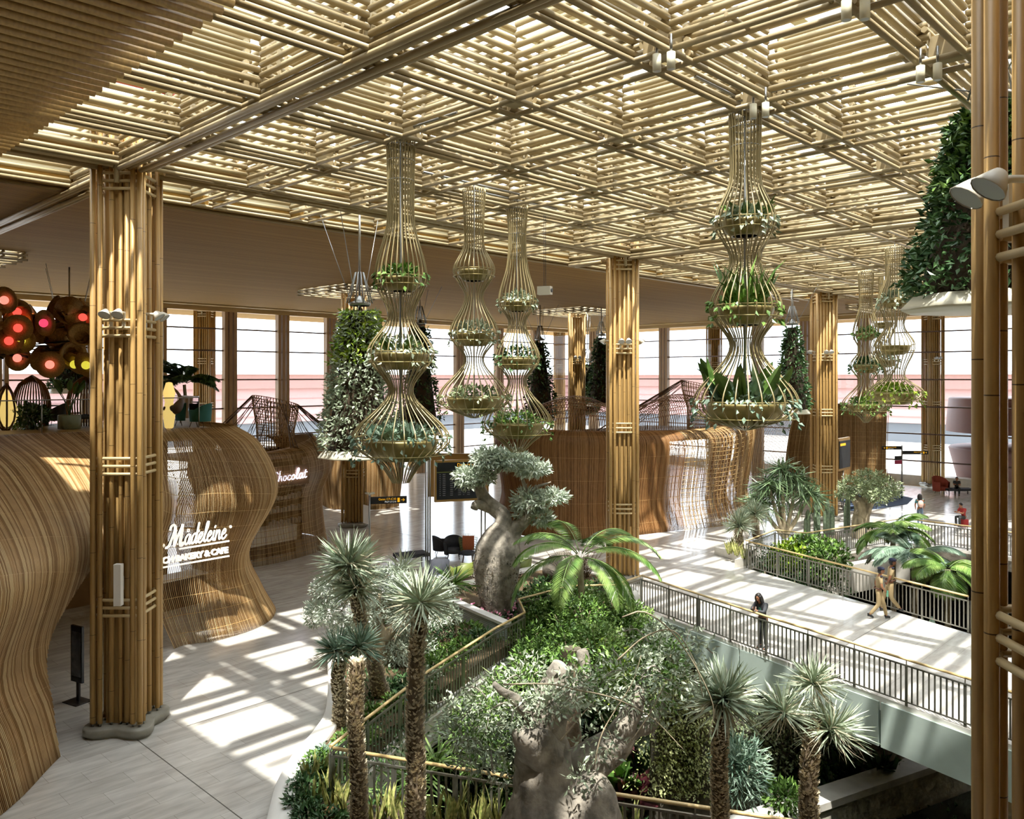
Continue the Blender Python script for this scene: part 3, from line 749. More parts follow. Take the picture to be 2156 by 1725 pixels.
# ------------------------------------------------------------------ woven kiosk shells
def cane_set(name, cols): return [mat(name, c, .5, var=.08, vscale=3, spec=.35) for c in cols]
M['cane'] = cane_set('cane_rod', ['#a88556', '#b8976a', '#8c6a3f', '#c6aa7c'])
M['cane_back'] = mat('cane_backing', '#8b6c41', .6, var=.25, vscale=3.5, stretch=(4, 4, .4))
M['cane_dark'] = cane_set('dark_cane_rod', ['#8c6238', '#9b7044', '#744d29', '#a67d50'])
M['cane_light'] = mat('cane_rods_light', '#c0a068', .45, spec=.4)
def resample(pts, n):
    P = np.array([tuple(p) for p in pts], float)
    # Catmull-Rom through the points, then even spacing
    Q = [P[0]]
    E_ = np.vstack([2 * P[0] - P[1], P, 2 * P[-1] - P[-2]])
    for i in range(1, len(E_) - 2):
        for t in np.linspace(0, 1, 13)[1:]:
            a, b_, c, d = E_[i-1], E_[i], E_[i+1], E_[i+2]
            Q.append(.5 * ((2*b_) + (-a + c)*t + (2*a - 5*b_ + 4*c - d)*t*t + (-a + 3*b_ - 3*c + d)*t**3))
    Q = np.array(Q); s = np.r_[0, np.cumsum(np.linalg.norm(np.diff(Q, axis=0), axis=1))]
    u = np.linspace(0, s[-1], n)
    return np.stack([np.interp(u, s, Q[:, k]) for k in range(Q.shape[1])], 1)
def cr_eval(pts, us):
    P = np.array([tuple(p) for p in pts], float); E_ = np.vstack([2 * P[0] - P[1], P, 2 * P[-1] - P[-2]]); n = len(P)
    i = np.clip(np.floor(us).astype(int), 0, n - 2); t = (us - i)[:, None]; a, b_, c, d = E_[i], E_[i+1], E_[i+2], E_[i+3]
    return .5 * ((2*b_) + (-a + c)*t + (2*a - 5*b_ + 4*c - d)*t*t + (-a + 3*b_ - 3*c + d)*t**3)
def even_us(pts, n):
    u = np.linspace(0, len(pts) - 1, 60 * len(pts)); Q = cr_eval(pts, u); s = np.r_[0, np.cumsum(np.linalg.norm(np.diff(Q, axis=0), axis=1))]
    return np.interp(np.linspace(0, s[-1], n), s, u)
def inset(pts, ins):
    P = np.array(pts, float); T_ = np.gradient(P, axis=0); T_ /= np.linalg.norm(T_, axis=1, keepdims=True)
    N = np.stack([-T_[:, 1], T_[:, 0]], 1); return P + N * np.array(ins)[:, None]
def shell(name, levels, ns, nt, label, cat, groupname=None, rod=.014, m='cane', back=None, hbars=(), zopen=None, hr=.009, solid=None, skip=None, jitter=0.0, mh='cane_light'):
    """levels: [(z or list of z, plan polyline)], ns upright rods, nt points along each"""
    n_lv = len(levels)
    C = []
    US = even_us(levels[0][1], ns)
    for z, pts in levels:
        P = cr_eval(pts, US)
        zz = np.full(ns, z) if np.isscalar(z) else np.interp(US, np.arange(len(z)), z)
        C.append(np.column_stack([P, zz]))
    C = np.array(C)                       # levels, ns, 3
    V = np.zeros((ns, nt, 3))
    for i in range(ns): V[i] = resample(C[:, i, :], nt)
    e = empty(name, V[0, 0] * 0, 0, label, cat, groupname)
    b = MB()
    for i in range(ns):
        p = V[i]
        if skip is not None and skip(i / (ns - 1)): continue
        if zopen is not None:
            zo = zopen(i / (ns - 1)); k = int(np.argmax(p[:, 2] >= zo))
            if k > 0:
                f_ = (zo - p[k-1, 2]) / max(1e-6, p[k, 2] - p[k-1, 2]); p = np.vstack([p[k-1] + (p[k] - p[k-1]) * f_, p[k:]])
            if len(p) < 3: continue
        if jitter: p = p + np.array([RNG.normal() * jitter, RNG.normal() * jitter, 0])
        b.tube(p, rod(i / (ns - 1)) if callable(rod) else rod, 4, int(RNG.integers(0, 4)))
    b.build('upright_rods', M[m], e)
    if hbars:
        b = MB()
        for t in hbars:
            k = int(t * (nt - 1)); p = V[:, k]
            if zopen is not None:
                keep = np.array([p[i, 2] >= zopen(i / (ns - 1)) for i in range(ns)])
                runs = np.split(np.arange(ns), np.where(~keep)[0]); runs = [r[keep[r]] for r in runs]
            else: runs = [np.arange(ns)]
            for r in runs:
                if len(r) > 3: b.tube(p[r][::2] if len(r) > 40 else p[r], hr, 4)
        b.build('cross_rods', [M[mh]], e)
    if back is not None:
        s0, s1 = back if isinstance(back, tuple) else (0, 1)
        a, c = int(s0 * (ns - 1)), int(s1 * (ns - 1))
        G = V[a:c+1].copy(); TT = np.gradient(G, axis=0); N = np.stack([-TT[..., 1], TT[..., 0], TT[..., 0] * 0], -1)
        N /= np.maximum(np.linalg.norm(N, axis=-1, keepdims=True), 1e-6); G += N * .03
        if zopen is None:
            b = MB(); b.grid(G[::2]); b.build('backing', [M['cane_back']], e)
        else:
            b = MB(); ii = list(range(0, len(G) - 2, 2))
            for i in ii:
                zo = zopen((a + i) / (ns - 1)); k = int(np.argmax(G[i, :, 2] >= zo)) + (1 if zo > 0 else 0)
                b.grid(G[i:i+3:2, k:])
            b.build('backing', [M['cane_back']], e)
    return e, V
K1 = [(1.0, 14.6), (4.3, 17.2), (5.95, 19.05), (8.4, 21.6), (10.6, 24.1), (11.9, 23.95), (13.3, 24.2), (14.4, 25.0), (15.2, 26.6), (15.3, 29.5), (14.5, 32.0)]
TOP1 = [(-1, 26.8), (3.5, 27.0), (6.0, 27.0), (8.6, 26.8), (11.0, 26.6), (12.0, 26.3), (12.9, 26.1), (13.7, 26.4), (14.1, 27.6), (14.1, 30), (13.4, 32)]
w2 = inset(K1, [.7, .7, .6, .7, .7, .75, .75, .85, .85, .6, .5]); w4 = inset(K1, [.2, .2, .2, .1, .0, -.1, -.1, -.1, .0, .1, .2])
w5 = w4 * .62 + np.array(TOP1) * .38
w1 = inset(K1, [.35, .3, .25, .3, .45, .5, .5, .5, .5, .3, .3])
def s_of(pts, n): # fraction of the way along a polyline of its n-th point
    P = resample(pts, 400); q = np.array(pts[n]); return float(np.argmin(np.linalg.norm(P - q, axis=1))) / 399
sa, sb = s_of(K1, 2), s_of(K1, 4)
def open1(s):
    if s <= sa or s >= sb: return -1
    u = (s - sa) / (sb - sa)
    return 4.3 * math.sin(PI * u) ** (.62 if u < .5 else .2)
lv1 = [(0.02, K1), (1.0, w1), (2.2, w2), (4.2, w4), (5.75, w5), (6.42, TOP1)]
_k1, V1 = shell('bakery_kiosk', lv1, 560, 44, 'flowing cane-rod kiosk shell at the left carrying the white Madeleine lettering', 'kiosk', rod=lambda q: .0165 if q < s_of(K1, 3) else .0125,
      m='cane', hbars=[.06, .12, .19, .26, .33, .40, .47, .54, .61, .68, .75, .82, .89, .96], zopen=open1, back=(0, s_of(K1, 3) + .02))
# the kiosk's roof terrace
b = MB(); b.prism([(-13, 26.9), (13.6, 26.4), (13.9, 31.8), (13.3, 34), (-13, 40)], 6.05, 6.3); b.build('floor_terrace', [M['beamwood']], kind='structure')
M['clearglass'] = M['glass']
def balustrade(pts, z, label, h=1.1):
    e = empty('glass_balustrade', (pts[0][0], pts[0][1], z), 0, label, 'balustrade')
    o = Vector(e.location)
    b = MB()
    for p, q in zip(pts, pts[1:]):
        p, q = Vector((*p, z)) - o, Vector((*q, z)) - o; m = max(1, round((q - p).length / 1.5))
        for k in range(m):
            a, c = p + (q - p) * ((k + .01) / m), p + (q - p) * ((k + .99) / m)
            b.poly([a, c, c + Vector((0, 0, h)), a + Vector((0, 0, h))])
    b.build('glass_panes', [M['glass']], e)
    b = MB(); b.tube([Vector((*p, z + h)) - o for p in pts], .018, 6)
    for p in pts: b.rod(Vector((*p, z)) - o, Vector((*p, z + h)) - o, .015, 6)
    b.build('top_rail', [M['steel']], e)
balustrade([(-12, 27.3), (8, 27.3), (11.4, 27.0), (12.7, 26.9), (13.3, 28.2), (13.2, 31)], 6.3, 'glass balustrade along the roof terrace of the left kiosk')
# inside the kiosk: dark rear wall, ring of lamps, counter, tables
M['inner'] = mat('kiosk_inner_wall', '#7d6038', .7, var=.15, vscale=.8)
M['white'] = mat('white_paint', '#efece4', .4)
M['black'] = mat('black_metal', '#25252a', .4)
M['screen'] = mat('dark_screen', '#23262e', .25)
M['bulb'] = mat('lit_bulb', '#fff3da', .4, emit='#ffe9c4', estr=6)
b = MB(); b.box((-13, 31.0, 0), (13.4, 31.2, 6.0)); b.build('wall_kiosk', [M['inner']], kind='structure')
e = empty('ring_lamp', (11.2, 26.9, 2.9), 0, 'ring of small lit bulbs glimpsed through the cane wall under the lettering', 'lamp')
b = MB(); th = np.linspace(0, 2 * PI, 40)[:-1]; b.tube(np.stack([1.7 * np.cos(th), 1.25 * np.sin(th), 0 * th], 1), .03, 6, closed=True)
b.rod((0, 0, 3.2), (1.6, 0, 0.02), .008, 4); b.rod((0, 0, 3.2), (-1.6, 0, 0.02), .008, 4); b.build('hoop', [M['brass']], e)
for k in range(22):
    a = 2 * PI * k / 22; MB().ball((1.7 * math.cos(a), 1.25 * math.sin(a), -.08), .06, 8).build('bulb', [M['bulb']], e)
M['wooddark'] = mat('dark_wood', '#5a4028', .5, var=.15)
e = empty('cafe_counter', (12.0, 28.6, 0), .15, 'pale cafe counter inside the cane kiosk', 'counter')
MB().box((-1.6, -.4, 0), (1.6, .4, 1.0)).build('body', [M['wooddark']], e); MB().box((-1.7, -.45, 1.0), (1.7, .45, 1.06)).build('counter_top', [M['white']], e)

# lettering on the shell
def onshell(s, z, V, out=.14):
    i = int(s * (len(V) - 1)); col_ = V[i]; k = int(np.argmin(np.abs(col_[:, 2] - z))); p = Vector(col_[k])
    t = Vector(V[min(i + 3, len(V) - 1), k] - V[max(i - 3, 0), k]); t.z = 0; t.normalize()
    return p + Vector((t.y, -t.x, 0)) * out, math.atan2(t.y, t.x)
M['lettering'] = mat('white_lettering', '#f6efe2', .4, emit='#fff6e8', estr=.55)
M['letter_side'] = mat('dark_letter_side', '#4a3b2c', .5)
# strokes of the cursive word, on a 1-unit x-height grid
def stroke_word(glyphs, shear=.32):
    out = []; x = 0
    for g in glyphs:
        w, strokes = STROKES[g]
        for wd, pts in strokes: out.append((wd, [(px_ + x + shear * py_, py_) for px_, py_ in pts]))
        x += w
    return out, x
STROKES = {
 'M': (2.25, [(.20, [(-.42, .0), (-.1, .1), (.12, .55), (.32, 1.25), (.38, 1.85), (.12, 2.1), (-.25, 1.98), (-.30, 1.70)]), (.26, [(.38, 1.9), (.62, 1.1), (.78, .12)]), (.20, [(.78, .12), (1.15, 1.2), (1.45, 1.95)]), (.27, [(1.45, 1.95), (1.55, 1.1), (1.62, .25), (1.85, .0), (2.1, .2)])]),
 'a': (1.0, [(.17, [(.72, .85), (.42, .98), (.12, .7), (.1, .28), (.32, .02), (.6, .25), (.74, .9)]), (.17, [(.74, .9), (.72, .3), (.85, .03), (1.05, .2)])]),
 'd': (1.05, [(.17, [(.72, .85), (.42, .98), (.12, .7), (.1, .28), (.32, .02), (.6, .25), (.74, .9)]), (.19, [(.78, 1.95), (.76, .9), (.72, .3), (.88, .03), (1.08, .2)])]),
 'e': (.82, [(.17, [(.05, .45), (.5, .6), (.6, .85), (.38, 1.0), (.12, .7), (.12, .25), (.36, .02), (.66, .12), (.86, .35)])]),
 'l': (.62, [(.17, [(.0, .25), (.3, .9), (.5, 1.6), (.42, 2.0), (.22, 1.8), (.18, 1.0), (.2, .25), (.38, .02), (.64, .2)])]),
 'i': (.5, [(.17, [(.2, .95), (.16, .3), (.3, .03), (.52, .2)]), (.17, [(.2, 1.3), (.26, 1.42)])]),
 'n': (1.0, [(.17, [(.1, .95), (.12, .5), (.08, .02)]), (.17, [(.1, .45), (.35, .92), (.6, .88), (.64, .4), (.76, .04), (1.0, .2)])]),
 'C': (1.05, [(.14, [(.85, 1.45), (.6, 1.75), (.25, 1.5), (.05, .9), (.1, .3), (.4, .0), (.9, .2)])]),
 'h': (.9, [(.13, [(.2, 1.9), (.14, 1.0), (.1, .02)]), (.13, [(.12, .45), (.35, .85), (.58, .8), (.6, .3), (.68, .03)])]),
 'o': (.85, [(.13, [(.4, .9), (.1, .6), (.12, .15), (.42, .02), (.68, .3), (.62, .75), (.4, .9)])]),
 'c': (.78, [(.13, [(.62, .78), (.38, .9), (.1, .6), (.14, .15), (.42, .02), (.7, .2)])]),
 't': (.62, [(.13, [(.28, 1.5), (.22, .8), (.24, .2), (.42, .02), (.62, .18)]), (.12, [(.0, 1.0), (.6, 1.08)])]),
 '2': (.75, [(.13, [(.1, .95), (.35, 1.2), (.6, 1.0), (.5, .6), (.1, .05), (.65, .08)])]),
 '_': (.5, []),
}
def word_mesh(glyphs, h, depth=.05, shear=.32, wmul=1.0, sx=1.0):
    """flat ribbon letters of the given x-height, lying in the XZ plane, facing -Y"""
    out, w = stroke_word(glyphs, shear); b = MB()
    for wd, pts in out:
        P = resample([(x * h * sx, y * h) for x, y in pts], max(5, len(pts) * 4)); T_ = np.gradient(P, axis=0); T_ /= np.linalg.norm(T_, axis=1, keepdims=True)
        N = np.stack([-T_[:, 1], T_[:, 0]], 1) * (wd * h * wmul / 2); n = len(P)
        A, B = P + N, P - N
        F = np.column_stack([A[:, 0], np.full(n, -depth), A[:, 1]]); G = np.column_stack([B[:, 0], np.full(n, -depth), B[:, 1]])
        b.grid(np.stack([G, F], 1)[:, :, :], 0); F2, G2 = F.copy(), G.copy(); F2[:, 1] = 0; G2[:, 1] = 0
        b.grid(np.stack([F, F2], 1), 1); b.grid(np.stack([G2, G], 1), 1)
        for e_ in (0, n - 1):
            th = np.arange(10) * 2 * PI / 10; r = wd * h * wmul / 2
            b.poly([(P[e_, 0] + r * math.cos(a), -depth - .001, P[e_, 1] + r * math.sin(a)) for a in th], 0)
    return b, w * h * sx
pA = atdz(352, 0, 23.9); pB = atdz(478, 0, 25.3)
ang = math.atan2(pB.y - pA.y, pB.x - pA.x)
sgn = empty('kiosk_sign', (pA.x, pA.y, 0), ang, 'white cursive Madeleine lettering above BAKERY and CAFE on the left kiosk', 'sign')
wL = (pB - pA).length
b, w = word_mesh('Madeleine', 1.0, sx=.66); xh = wL / (w + .35)
b, w = word_mesh('Madeleine', xh, .06, sx=.66, wmul=1.25)
z1 = EYE_Z - (1158 - HOR) * 24.6 / FPX + .10
so = b.build('script_letters', [M['lettering'], M['letter_side']], sgn); so.location = (.02, 0, z1 + .12)
u = MB(); u.box((xh * 1.15, -.06, z1 - .0), (wL + .05, 0, z1 + .045)); u.box((-1.75, -.06, z1 - .46), (wL + .05, 0, z1 - .42)); u.build('underlines', [M['lettering']], sgn)
t_ = text('block_letters', 'FRENCH BAKERY & CAFE', .25, M['lettering'], sgn, (wL + .02, -.02, z1 - .33), (PI / 2, 0, 0), .03, 0, .012, 'RIGHT', .92)
# registered dot
MB().ball((wL + .1, -.03, z1 + xh * 1.5), .05, 8).build('small_dot', [M['lettering']], sgn)

# chocolate shop shell
K2 = [(16.6, 36), (16.2, 33.6), (17.2, 32.2), (18.5, 32.0), (19.9, 32.3), (21.6, 33.0), (22.7, 34.4), (23.2, 36.5), (22.6, 39.0)]
lv2 = [(0.02, K2), (1.3, inset(K2, [.2]*9)), (2.6, inset(K2, [.25]*9)), (3.8, inset(K2, [-.15]*9)), (4.7, inset(K2, [.1]*9)), ([4.6, 4.75, 4.8, 4.8, 4.9, 5.2, 5.35, 5.2, 5.0], inset(K2, [.7]*9))]
shell('chocolate_kiosk', lv2, 240, 24, 'cane-rod kiosk shell with the glowing Chocolat sign behind its lattice', 'kiosk', rod=.013, m='cane', hbars=[.05*k for k in range(1, 20)], back=(.70, 1))
b = MB(); b.box((17.2, 36.0, 0), (22.3, 36.2, 4.6)); b.build('wall_chocolate', [M['inner']], kind='structure')
e = empty('display_counter', (19.3, 33.9, 0), .1, 'white display counter inside the chocolate kiosk', 'counter')
MB().box((-1.2, -.35, 0), (1.2, .35, .55), 0).build('body', [M['wooddark']], e); MB().box((-1.25, -.38, .55), (1.25, .38, 1.25)).build('white_front', [M['white']], e)
e = empty('wall_shelf_unit', (21.2, 35.7, 0), 0, 'shelf unit with goods at the back of the chocolate kiosk', 'shelf')
b = MB()
for z in (.9, 1.5, 2.1, 2.7, 3.3): b.box((-1.0, -.2, z), (1.0, .15, z + .04))
b.build('shelves', [M['wooddark']], e)
for z in (.94, 1.54, 2.14, 2.74):
    b = MB()
    for k in range(9): b.box((-.9 + .2 * k, -.1, z), (-.9 + .2 * k + .12, .05, z + .16 + .14 * RNG.random()))
    b.build('row_of_boxes', [M['white']], e, kind='stuff')
M['neon'] = mat('white_neon', '#ffffff', .4, emit='#e4e2ff', estr=2.2)
p = atdz(566, 0, 35.6); q = atdz(643, 0, 36.6); ang2 = math.atan2(q.y - p.y, q.x - p.x)
s2 = empty('neon_sign', (p.x, p.y, 0), ang2, 'glowing white handwritten Chocolat sign on the chocolate kiosk', 'sign')
b, w = word_mesh('_Chocolat', 1.0, .03, .22); h2 = ((q - p).length) / w
b, w = word_mesh('_Chocolat', h2, .03, .22, 1.15); o = b.build('neon_letters', [M['neon'], M['neon']], s2); o.location = (0, -.12, EYE_Z - (1014 - HOR) * 36 / FPX); o.rotation_euler = (0, math.radians(-4), 0)
t2 = text('small_letters', 'E', h2 * 1.1, M['neon'], s2, (h2 * .15, -.12, EYE_Z - (1014 - HOR) * 36 / FPX), ext=.01)
M['signplate'] = mat('sign_backing', '#6b4f33', .4)
MB().box((-.1, -.06, EYE_Z - (1022 - HOR) * 36 / FPX), ((q - p).length + .15, 0, EYE_Z - (982 - HOR) * 36 / FPX)).build('backing_plate', [M['signplate']], s2)
# plain curved shell behind the second column
K2b = [(29.6, 46), (28.6, 43), (29.2, 41.2), (30.6, 40.5), (31.8, 40.6), (32.7, 41.6), (32.8, 44)]
lv = [(0.02, K2b), (1.2, inset(K2b, [-.15]*7)), (2.4, inset(K2b, [-.25]*7)), (3.6, inset(K2b, [-.1]*7))]
shell('woven_screen', lv, 200, 12, 'small curved cane screen behind the hanging cone column', 'screen', rod=.02, m='cane', back=True)
# the long dark screen, opening into lattice to the right
K3 = [(34, 34), (31.8, 31.4), (30.5, 28.8), (31.2, 26.4), (33.0, 24.9), (35.2, 24.2), (37.6, 23.5), (40.3, 22.6), (43.2, 22.7), (46.2, 24.2), (49.4, 26.4), (52.5, 28.6)]
def zt3(s): return 5.2
n3 = len(K3)
top3 = [5.35, 5.35, 5.3, 5.25, 5.2, 5.15, 5.1, 5.15, 5.5, 5.9, 6.0, 6.0]
lv3 = [(0.02, K3), (1.4, inset(K3, [.35]*n3)), (3.0, inset(K3, [.15]*n3)), ([z - .55 for z in top3], inset(K3, [-.1]*n3)), (top3, inset(K3, [.35]*n3)), ([z + .12 for z in top3], inset(K3, [1.0]*n3))]
_, V3 = shell('dark_woven_screen', [(z, p[:7] if isinstance(p, list) else p[:7]) if np.isscalar(z) else (z[:7], p[:7]) for z, p in lv3], 300, 22, 'long dark curved cane screen behind the bottle tree and middle column', 'screen', rod=.018, m='cane_dark', back=(0, .93), hbars=[.1, .3, .5, .7, .9])
shell('open_woven_screen', [(z, p[6:]) if np.isscalar(z) else (z[6:], p[6:]) for z, p in lv3], 330, 26, 'open lattice cane screen with rounded top right of the middle column', 'screen', rod=.012, m='cane', hbars=[.035*k for k in range(1, 28)], hr=.012, jitter=.04)
shell('inner_woven_screen', [(z * .93 if np.isscalar(z) else [q * .93 for q in z[6:]], inset([tuple(q) for q in p[6:]], [1.3]*6)) for z, p in lv3[:5]], 150, 14, 'second cane lattice seen through the open screen right of the middle column', 'screen', rod=.012, m='cane_dark', hbars=[.08*k for k in range(1, 12)], hr=.012, jitter=.15)
# wavy lattice canopy over the dark screen
e = empty('woven_canopy', (0, 0, 0), 0, 'wavy cane lattice canopy rising over the dark curved screen', 'canopy'); b = MB()
for k in range(64):
    s = k / 63; x = 31 + 10.5 * s; y = 26.8 - 2.6 * s
    h = 6.6 + .35 * math.sin(9 * s) ; pts = [(x - .2, y, 5.2), (x - .1, y + .1, 5.9), (x + .3, y + .7, h), (x + .9, y + 1.8, h + .05), (x + 1.3, y + 2.9, 5.9), (x + 1.4, y + 3.1, 5.0)]
    b.tube(resample(pts, 12), .016, 4)
for q in range(9):
    t = q / 8; b.tube([(31 + 10.5 * s - .2 + 1.4 * t, 26.8 - 2.6 * s + 3 * t, 5.6 + (1.0 + .35 * math.sin(9 * s)) * math.sin(PI * (.12 + .76 * t))) for s in np.linspace(0, 1, 30)], .014, 4)
b.build('lattice', M['cane_dark'], e)
# screens at the far right
K4 = [(51.5, 29.6), (53.5, 28.8), (56, 28.2), (58.6, 26.8), (60.3, 24.9), (60.9, 22.9), (61.5, 21.5)]
lv4 = [(0.02, inset(K4, [.9]*7)), (2, inset(K4, [.8]*7)), (4, inset(K4, [.3]*7)), (5.3, inset(K4, [-.2]*7)), (6.0, inset(K4, [.3]*7)), (6.1, inset(K4, [1.0]*7))]
shell('far_woven_screen', lv4, 150, 18, 'far cane screen curling up beside the dark information panel at right', 'screen', rod=.02, m='cane', hbars=[.08*k for k in range(1, 12)], back=(.5, 1))
# funnels with radiating cords
def funnel(c, z0, z1, r0, r1, label, reach, dirs, tilt=.25, hexz=None):
    e = empty('rope_funnel', c, 0, label, 'woven funnel'); b = MB(); n = 44
    prof = [(0, r0), (.5, r0 * 1.05), (.8, r1 * .95), (1, r1)]
    for i in range(n):
        a = 2 * PI * i / n
        b.tube([(np.interp(t, [p[0] for p in prof], [p[1] for p in prof]) * math.cos(a), np.interp(t, [p[0] for p in prof], [p[1] for p in prof]) * math.sin(a), z0 + (z1 - z0) * t + tilt * math.sin(a - .8) * t) for t in np.linspace(0, 1, 7)], .022, 4)
    for t in np.linspace(0, 1, 12):
        r = np.interp(t, [p[0] for p in prof], [p[1] for p in prof]); th = np.linspace(0, 2*PI, 25)[:-1]
        b.tube(np.stack([r*np.cos(th), r*np.sin(th), z0 + (z1-z0)*t + tilt*np.sin(th - .8)*t], 1), .018, 4, closed=True)
    b.build('woven_tube', M['cane'], e)
    b = MB()
    for a0 in dirs:
        for j in range(3):
            a = a0 + (j - 1) * .13; a2 = a0 + RNG.normal() * .12
            b.rod((r1 * math.cos(a), r1 * math.sin(a), z1 + tilt * math.sin(a - .8)), (reach * math.cos(a2), reach * math.sin(a2), z0 + .1), .018, 4)
    b.build('cords', [M['wooddark']], e)
c = atdz(580, 0, 40); funnel((c.x, c.y, 0), 4.3, 6.95, .85, 1.1, 'rope funnel with radiating cords on the roof of the chocolate kiosk', 3.9, [k * 2 * PI / 14 for k in range(14)])
c = atdz(1478, 0, 50); funnel((c.x, c.y, 0), 4.6, 7.6, .85, 1.25, 'dark rope funnel with cords rising behind the open lattice screen', 6.5, [1.9, 2.1, 2.3, 2.5, 2.7, 2.9, -.4, 0, .4], .3)
b = MB(); b.prism([(17.2, 33.2), (19.8, 33.2), (22.2, 35.2), (22.6, 39.5), (16, 39.5)], 4.25, 4.4); b.build('trim_5', [M['cane_back']], kind='structure')
b = MB(); b.prism([(32.5, 30), (32.2, 27.5), (36, 25.3), (43, 24.2), (50, 28), (48, 33), (36, 34)], 4.55, 4.7); b.build('trim_6', [M['cane_back']], kind='structure')

# ------------------------------------------------------------------ outside: terrace, long pink building, mast
M['terracotta'] = mat('pink_cladding', '#a5827f', .7, var=.05, vscale=.2)
M['terracotta2'] = mat('pink_cladding_band', '#93706a', .7)
M['dkglass'] = mat('dark_glazing', '#5a6068', .2)
def far_building(name, axis, pos, a0, a1, label):
    e = empty(name, (pos, a0, 0) if axis == 'y' else (a0, pos, 0), 0, label, 'building')
    def bx(lo, hi, nm, m):   # lo/hi: along, across, z
        bb = MB()
        if axis == 'y': bb.box((lo[1], lo[0], lo[2]), (hi[1], hi[0], hi[2]))
        else: bb.box((lo[0], lo[1], lo[2]), (hi[0], hi[1], hi[2]))
        return bb.build(nm, [m], e)
    L = a1 - a0
    bx((0, 0, 2.2), (L, 12, 8.0), 'wall', M['terracotta']); bx((0, -.6, 6.6), (L, -.02, 8.4), 'parapet_band', M['terracotta2']); bx((0, .3, -.25), (L, 11, 2.2), 'dark_ground_floor', M['dkglass'])
    bx((0, -1.2, 8.4), (L, 12, 8.8), 'white_roof_edge', M['white'])
    for z in (3.0, 4.1, 5.2): bx((0, -.06, z), (L, -.0, z + .06), 'joint', M['terracotta2'])
far_building('terminal_building', 'x', FD + 42, -60, 150, 'long pink clad building with white roof edge beyond the left windows')
far_building('terminal_building', 'y', FW + 46, -90, 90, 'long pink clad building with dark glazing beyond the right windows')
e = empty('floodlight_mast', atdz(576, -.2, 150), 0, 'tall pale floodlight mast seen through the left windows', 'mast')
MB().tube([(0, 0, 0), (0, 0, 18.6)], [.35, .18], 8).build('pole', [M['white']], e); MB().box((-3.5, -.4, 18.5), (3.5, .4, 18.9)).box((-2, -.3, 19), (2, .3, 19.3)).build('lamp_head', [M['white']], e)
b = MB(); b.box((FW + 3, -30, -.25), (FW + 4.2, FD, .5)); b.build('planter_outside', [M['stone']], kind='structure')
# pale steps and a curved pink wall outside to the right
e = empty('curved_pink_wall', (72, 15, 0), 0, 'dark pink curved wall outside the far right window', 'wall panel')
M['pinkdark'] = mat('dark_pink_wall', '#7a554e', .6)
MB().lathe([(5.5, 3.9), (5.3, 6.4), (5.2, 6.5), (.1, 6.5)], 40).build('upper_ring', [M['pinkdark']], e); MB().lathe([(4.6, -.2), (5.3, 2.6), (5.2, 2.7), (.1, 2.7)], 40).build('lower_ring', [M['pinkdark']], e)
MB().tube([(0, 0, 0), (0, 0, 4)], .5, 10).build('core', [M['terracotta2']], e)
# ------------------------------------------------------------------ planters
OUT = [(545, 1850), (573, 1725), (587, 1683), (617, 1630), (661, 1577), (686, 1530), (692, 1450), (690, 1395), (700, 1335), (745, 1292), (840, 1262), (951, 1252), (1050, 1228), (1133, 1212)]
OUTP = [tuple(at(x, y)[:2]) for x, y in OUT]
PL = inset(OUTP, [-.2] * len(OUTP)); PL = [tuple(q) for q in PL] + [(25.5, 21.2), (25.2, 18.3), (24.0, 16.95)]
PLc = [tuple(p) for p in resample(PL, 60)]
b = MB(); b.prism(PLc + [(23.8, 16.85), (22.2, 16.85), (21.0, 17.8), (18.45, 17.85), (17.55, 16.72), (15.9, 16.27), (12.5, 15.08), (8.62, 13.4), (8.3, 13.0)], .005, .32)
b.build('planting_bed', [M['mulch']], label='long curved planting bed between plaza curb and garden railing', cat='planting bed')
PN = [tuple(resample(PL[:14], 80)[k]) for k in (0, 3, 6, 9, 12, 15, 18)] + [(8.5, 13.35), (10.15, 9.75), (10.75, 8.4), (12.05, 5.9), (13.2, 2.5), (12.2, .5), (7.5, 4.0), (7.0, 9.0)]
MB().prism(PN, .005, .3).build('planting_bed', [M['soil']], label='near planting bed in front of the front railing, at the bottom edge', cat='planting bed')
def curb(pts, name, label, w=.36, h=.45, m='whitestone'):
    P = resample(pts, max(24, 6 * len(pts))); T_ = np.gradient(P, axis=0); T_ /= np.linalg.norm(T_, axis=1, keepdims=True); N = np.stack([-T_[:, 1], T_[:, 0]], 1) * w / 2
    prof = [(-1, 0), (-1, h - .03), (-.92, h), (.92, h), (1, h - .03), (1, 0)]
    V = np.stack([np.column_stack([P + N * a, np.full(len(P), z)]) for a, z in prof], 1)
    b = MB(); b.grid(V[:, ::-1]); b.poly(V[0]); b.poly(V[-1][::-1]); b.build(name, [M[m]], label=label, cat='curb')
curb(PL[:14], 'curb', 'white curved stone curb of the long planting bed beside the plaza', .42, .42)
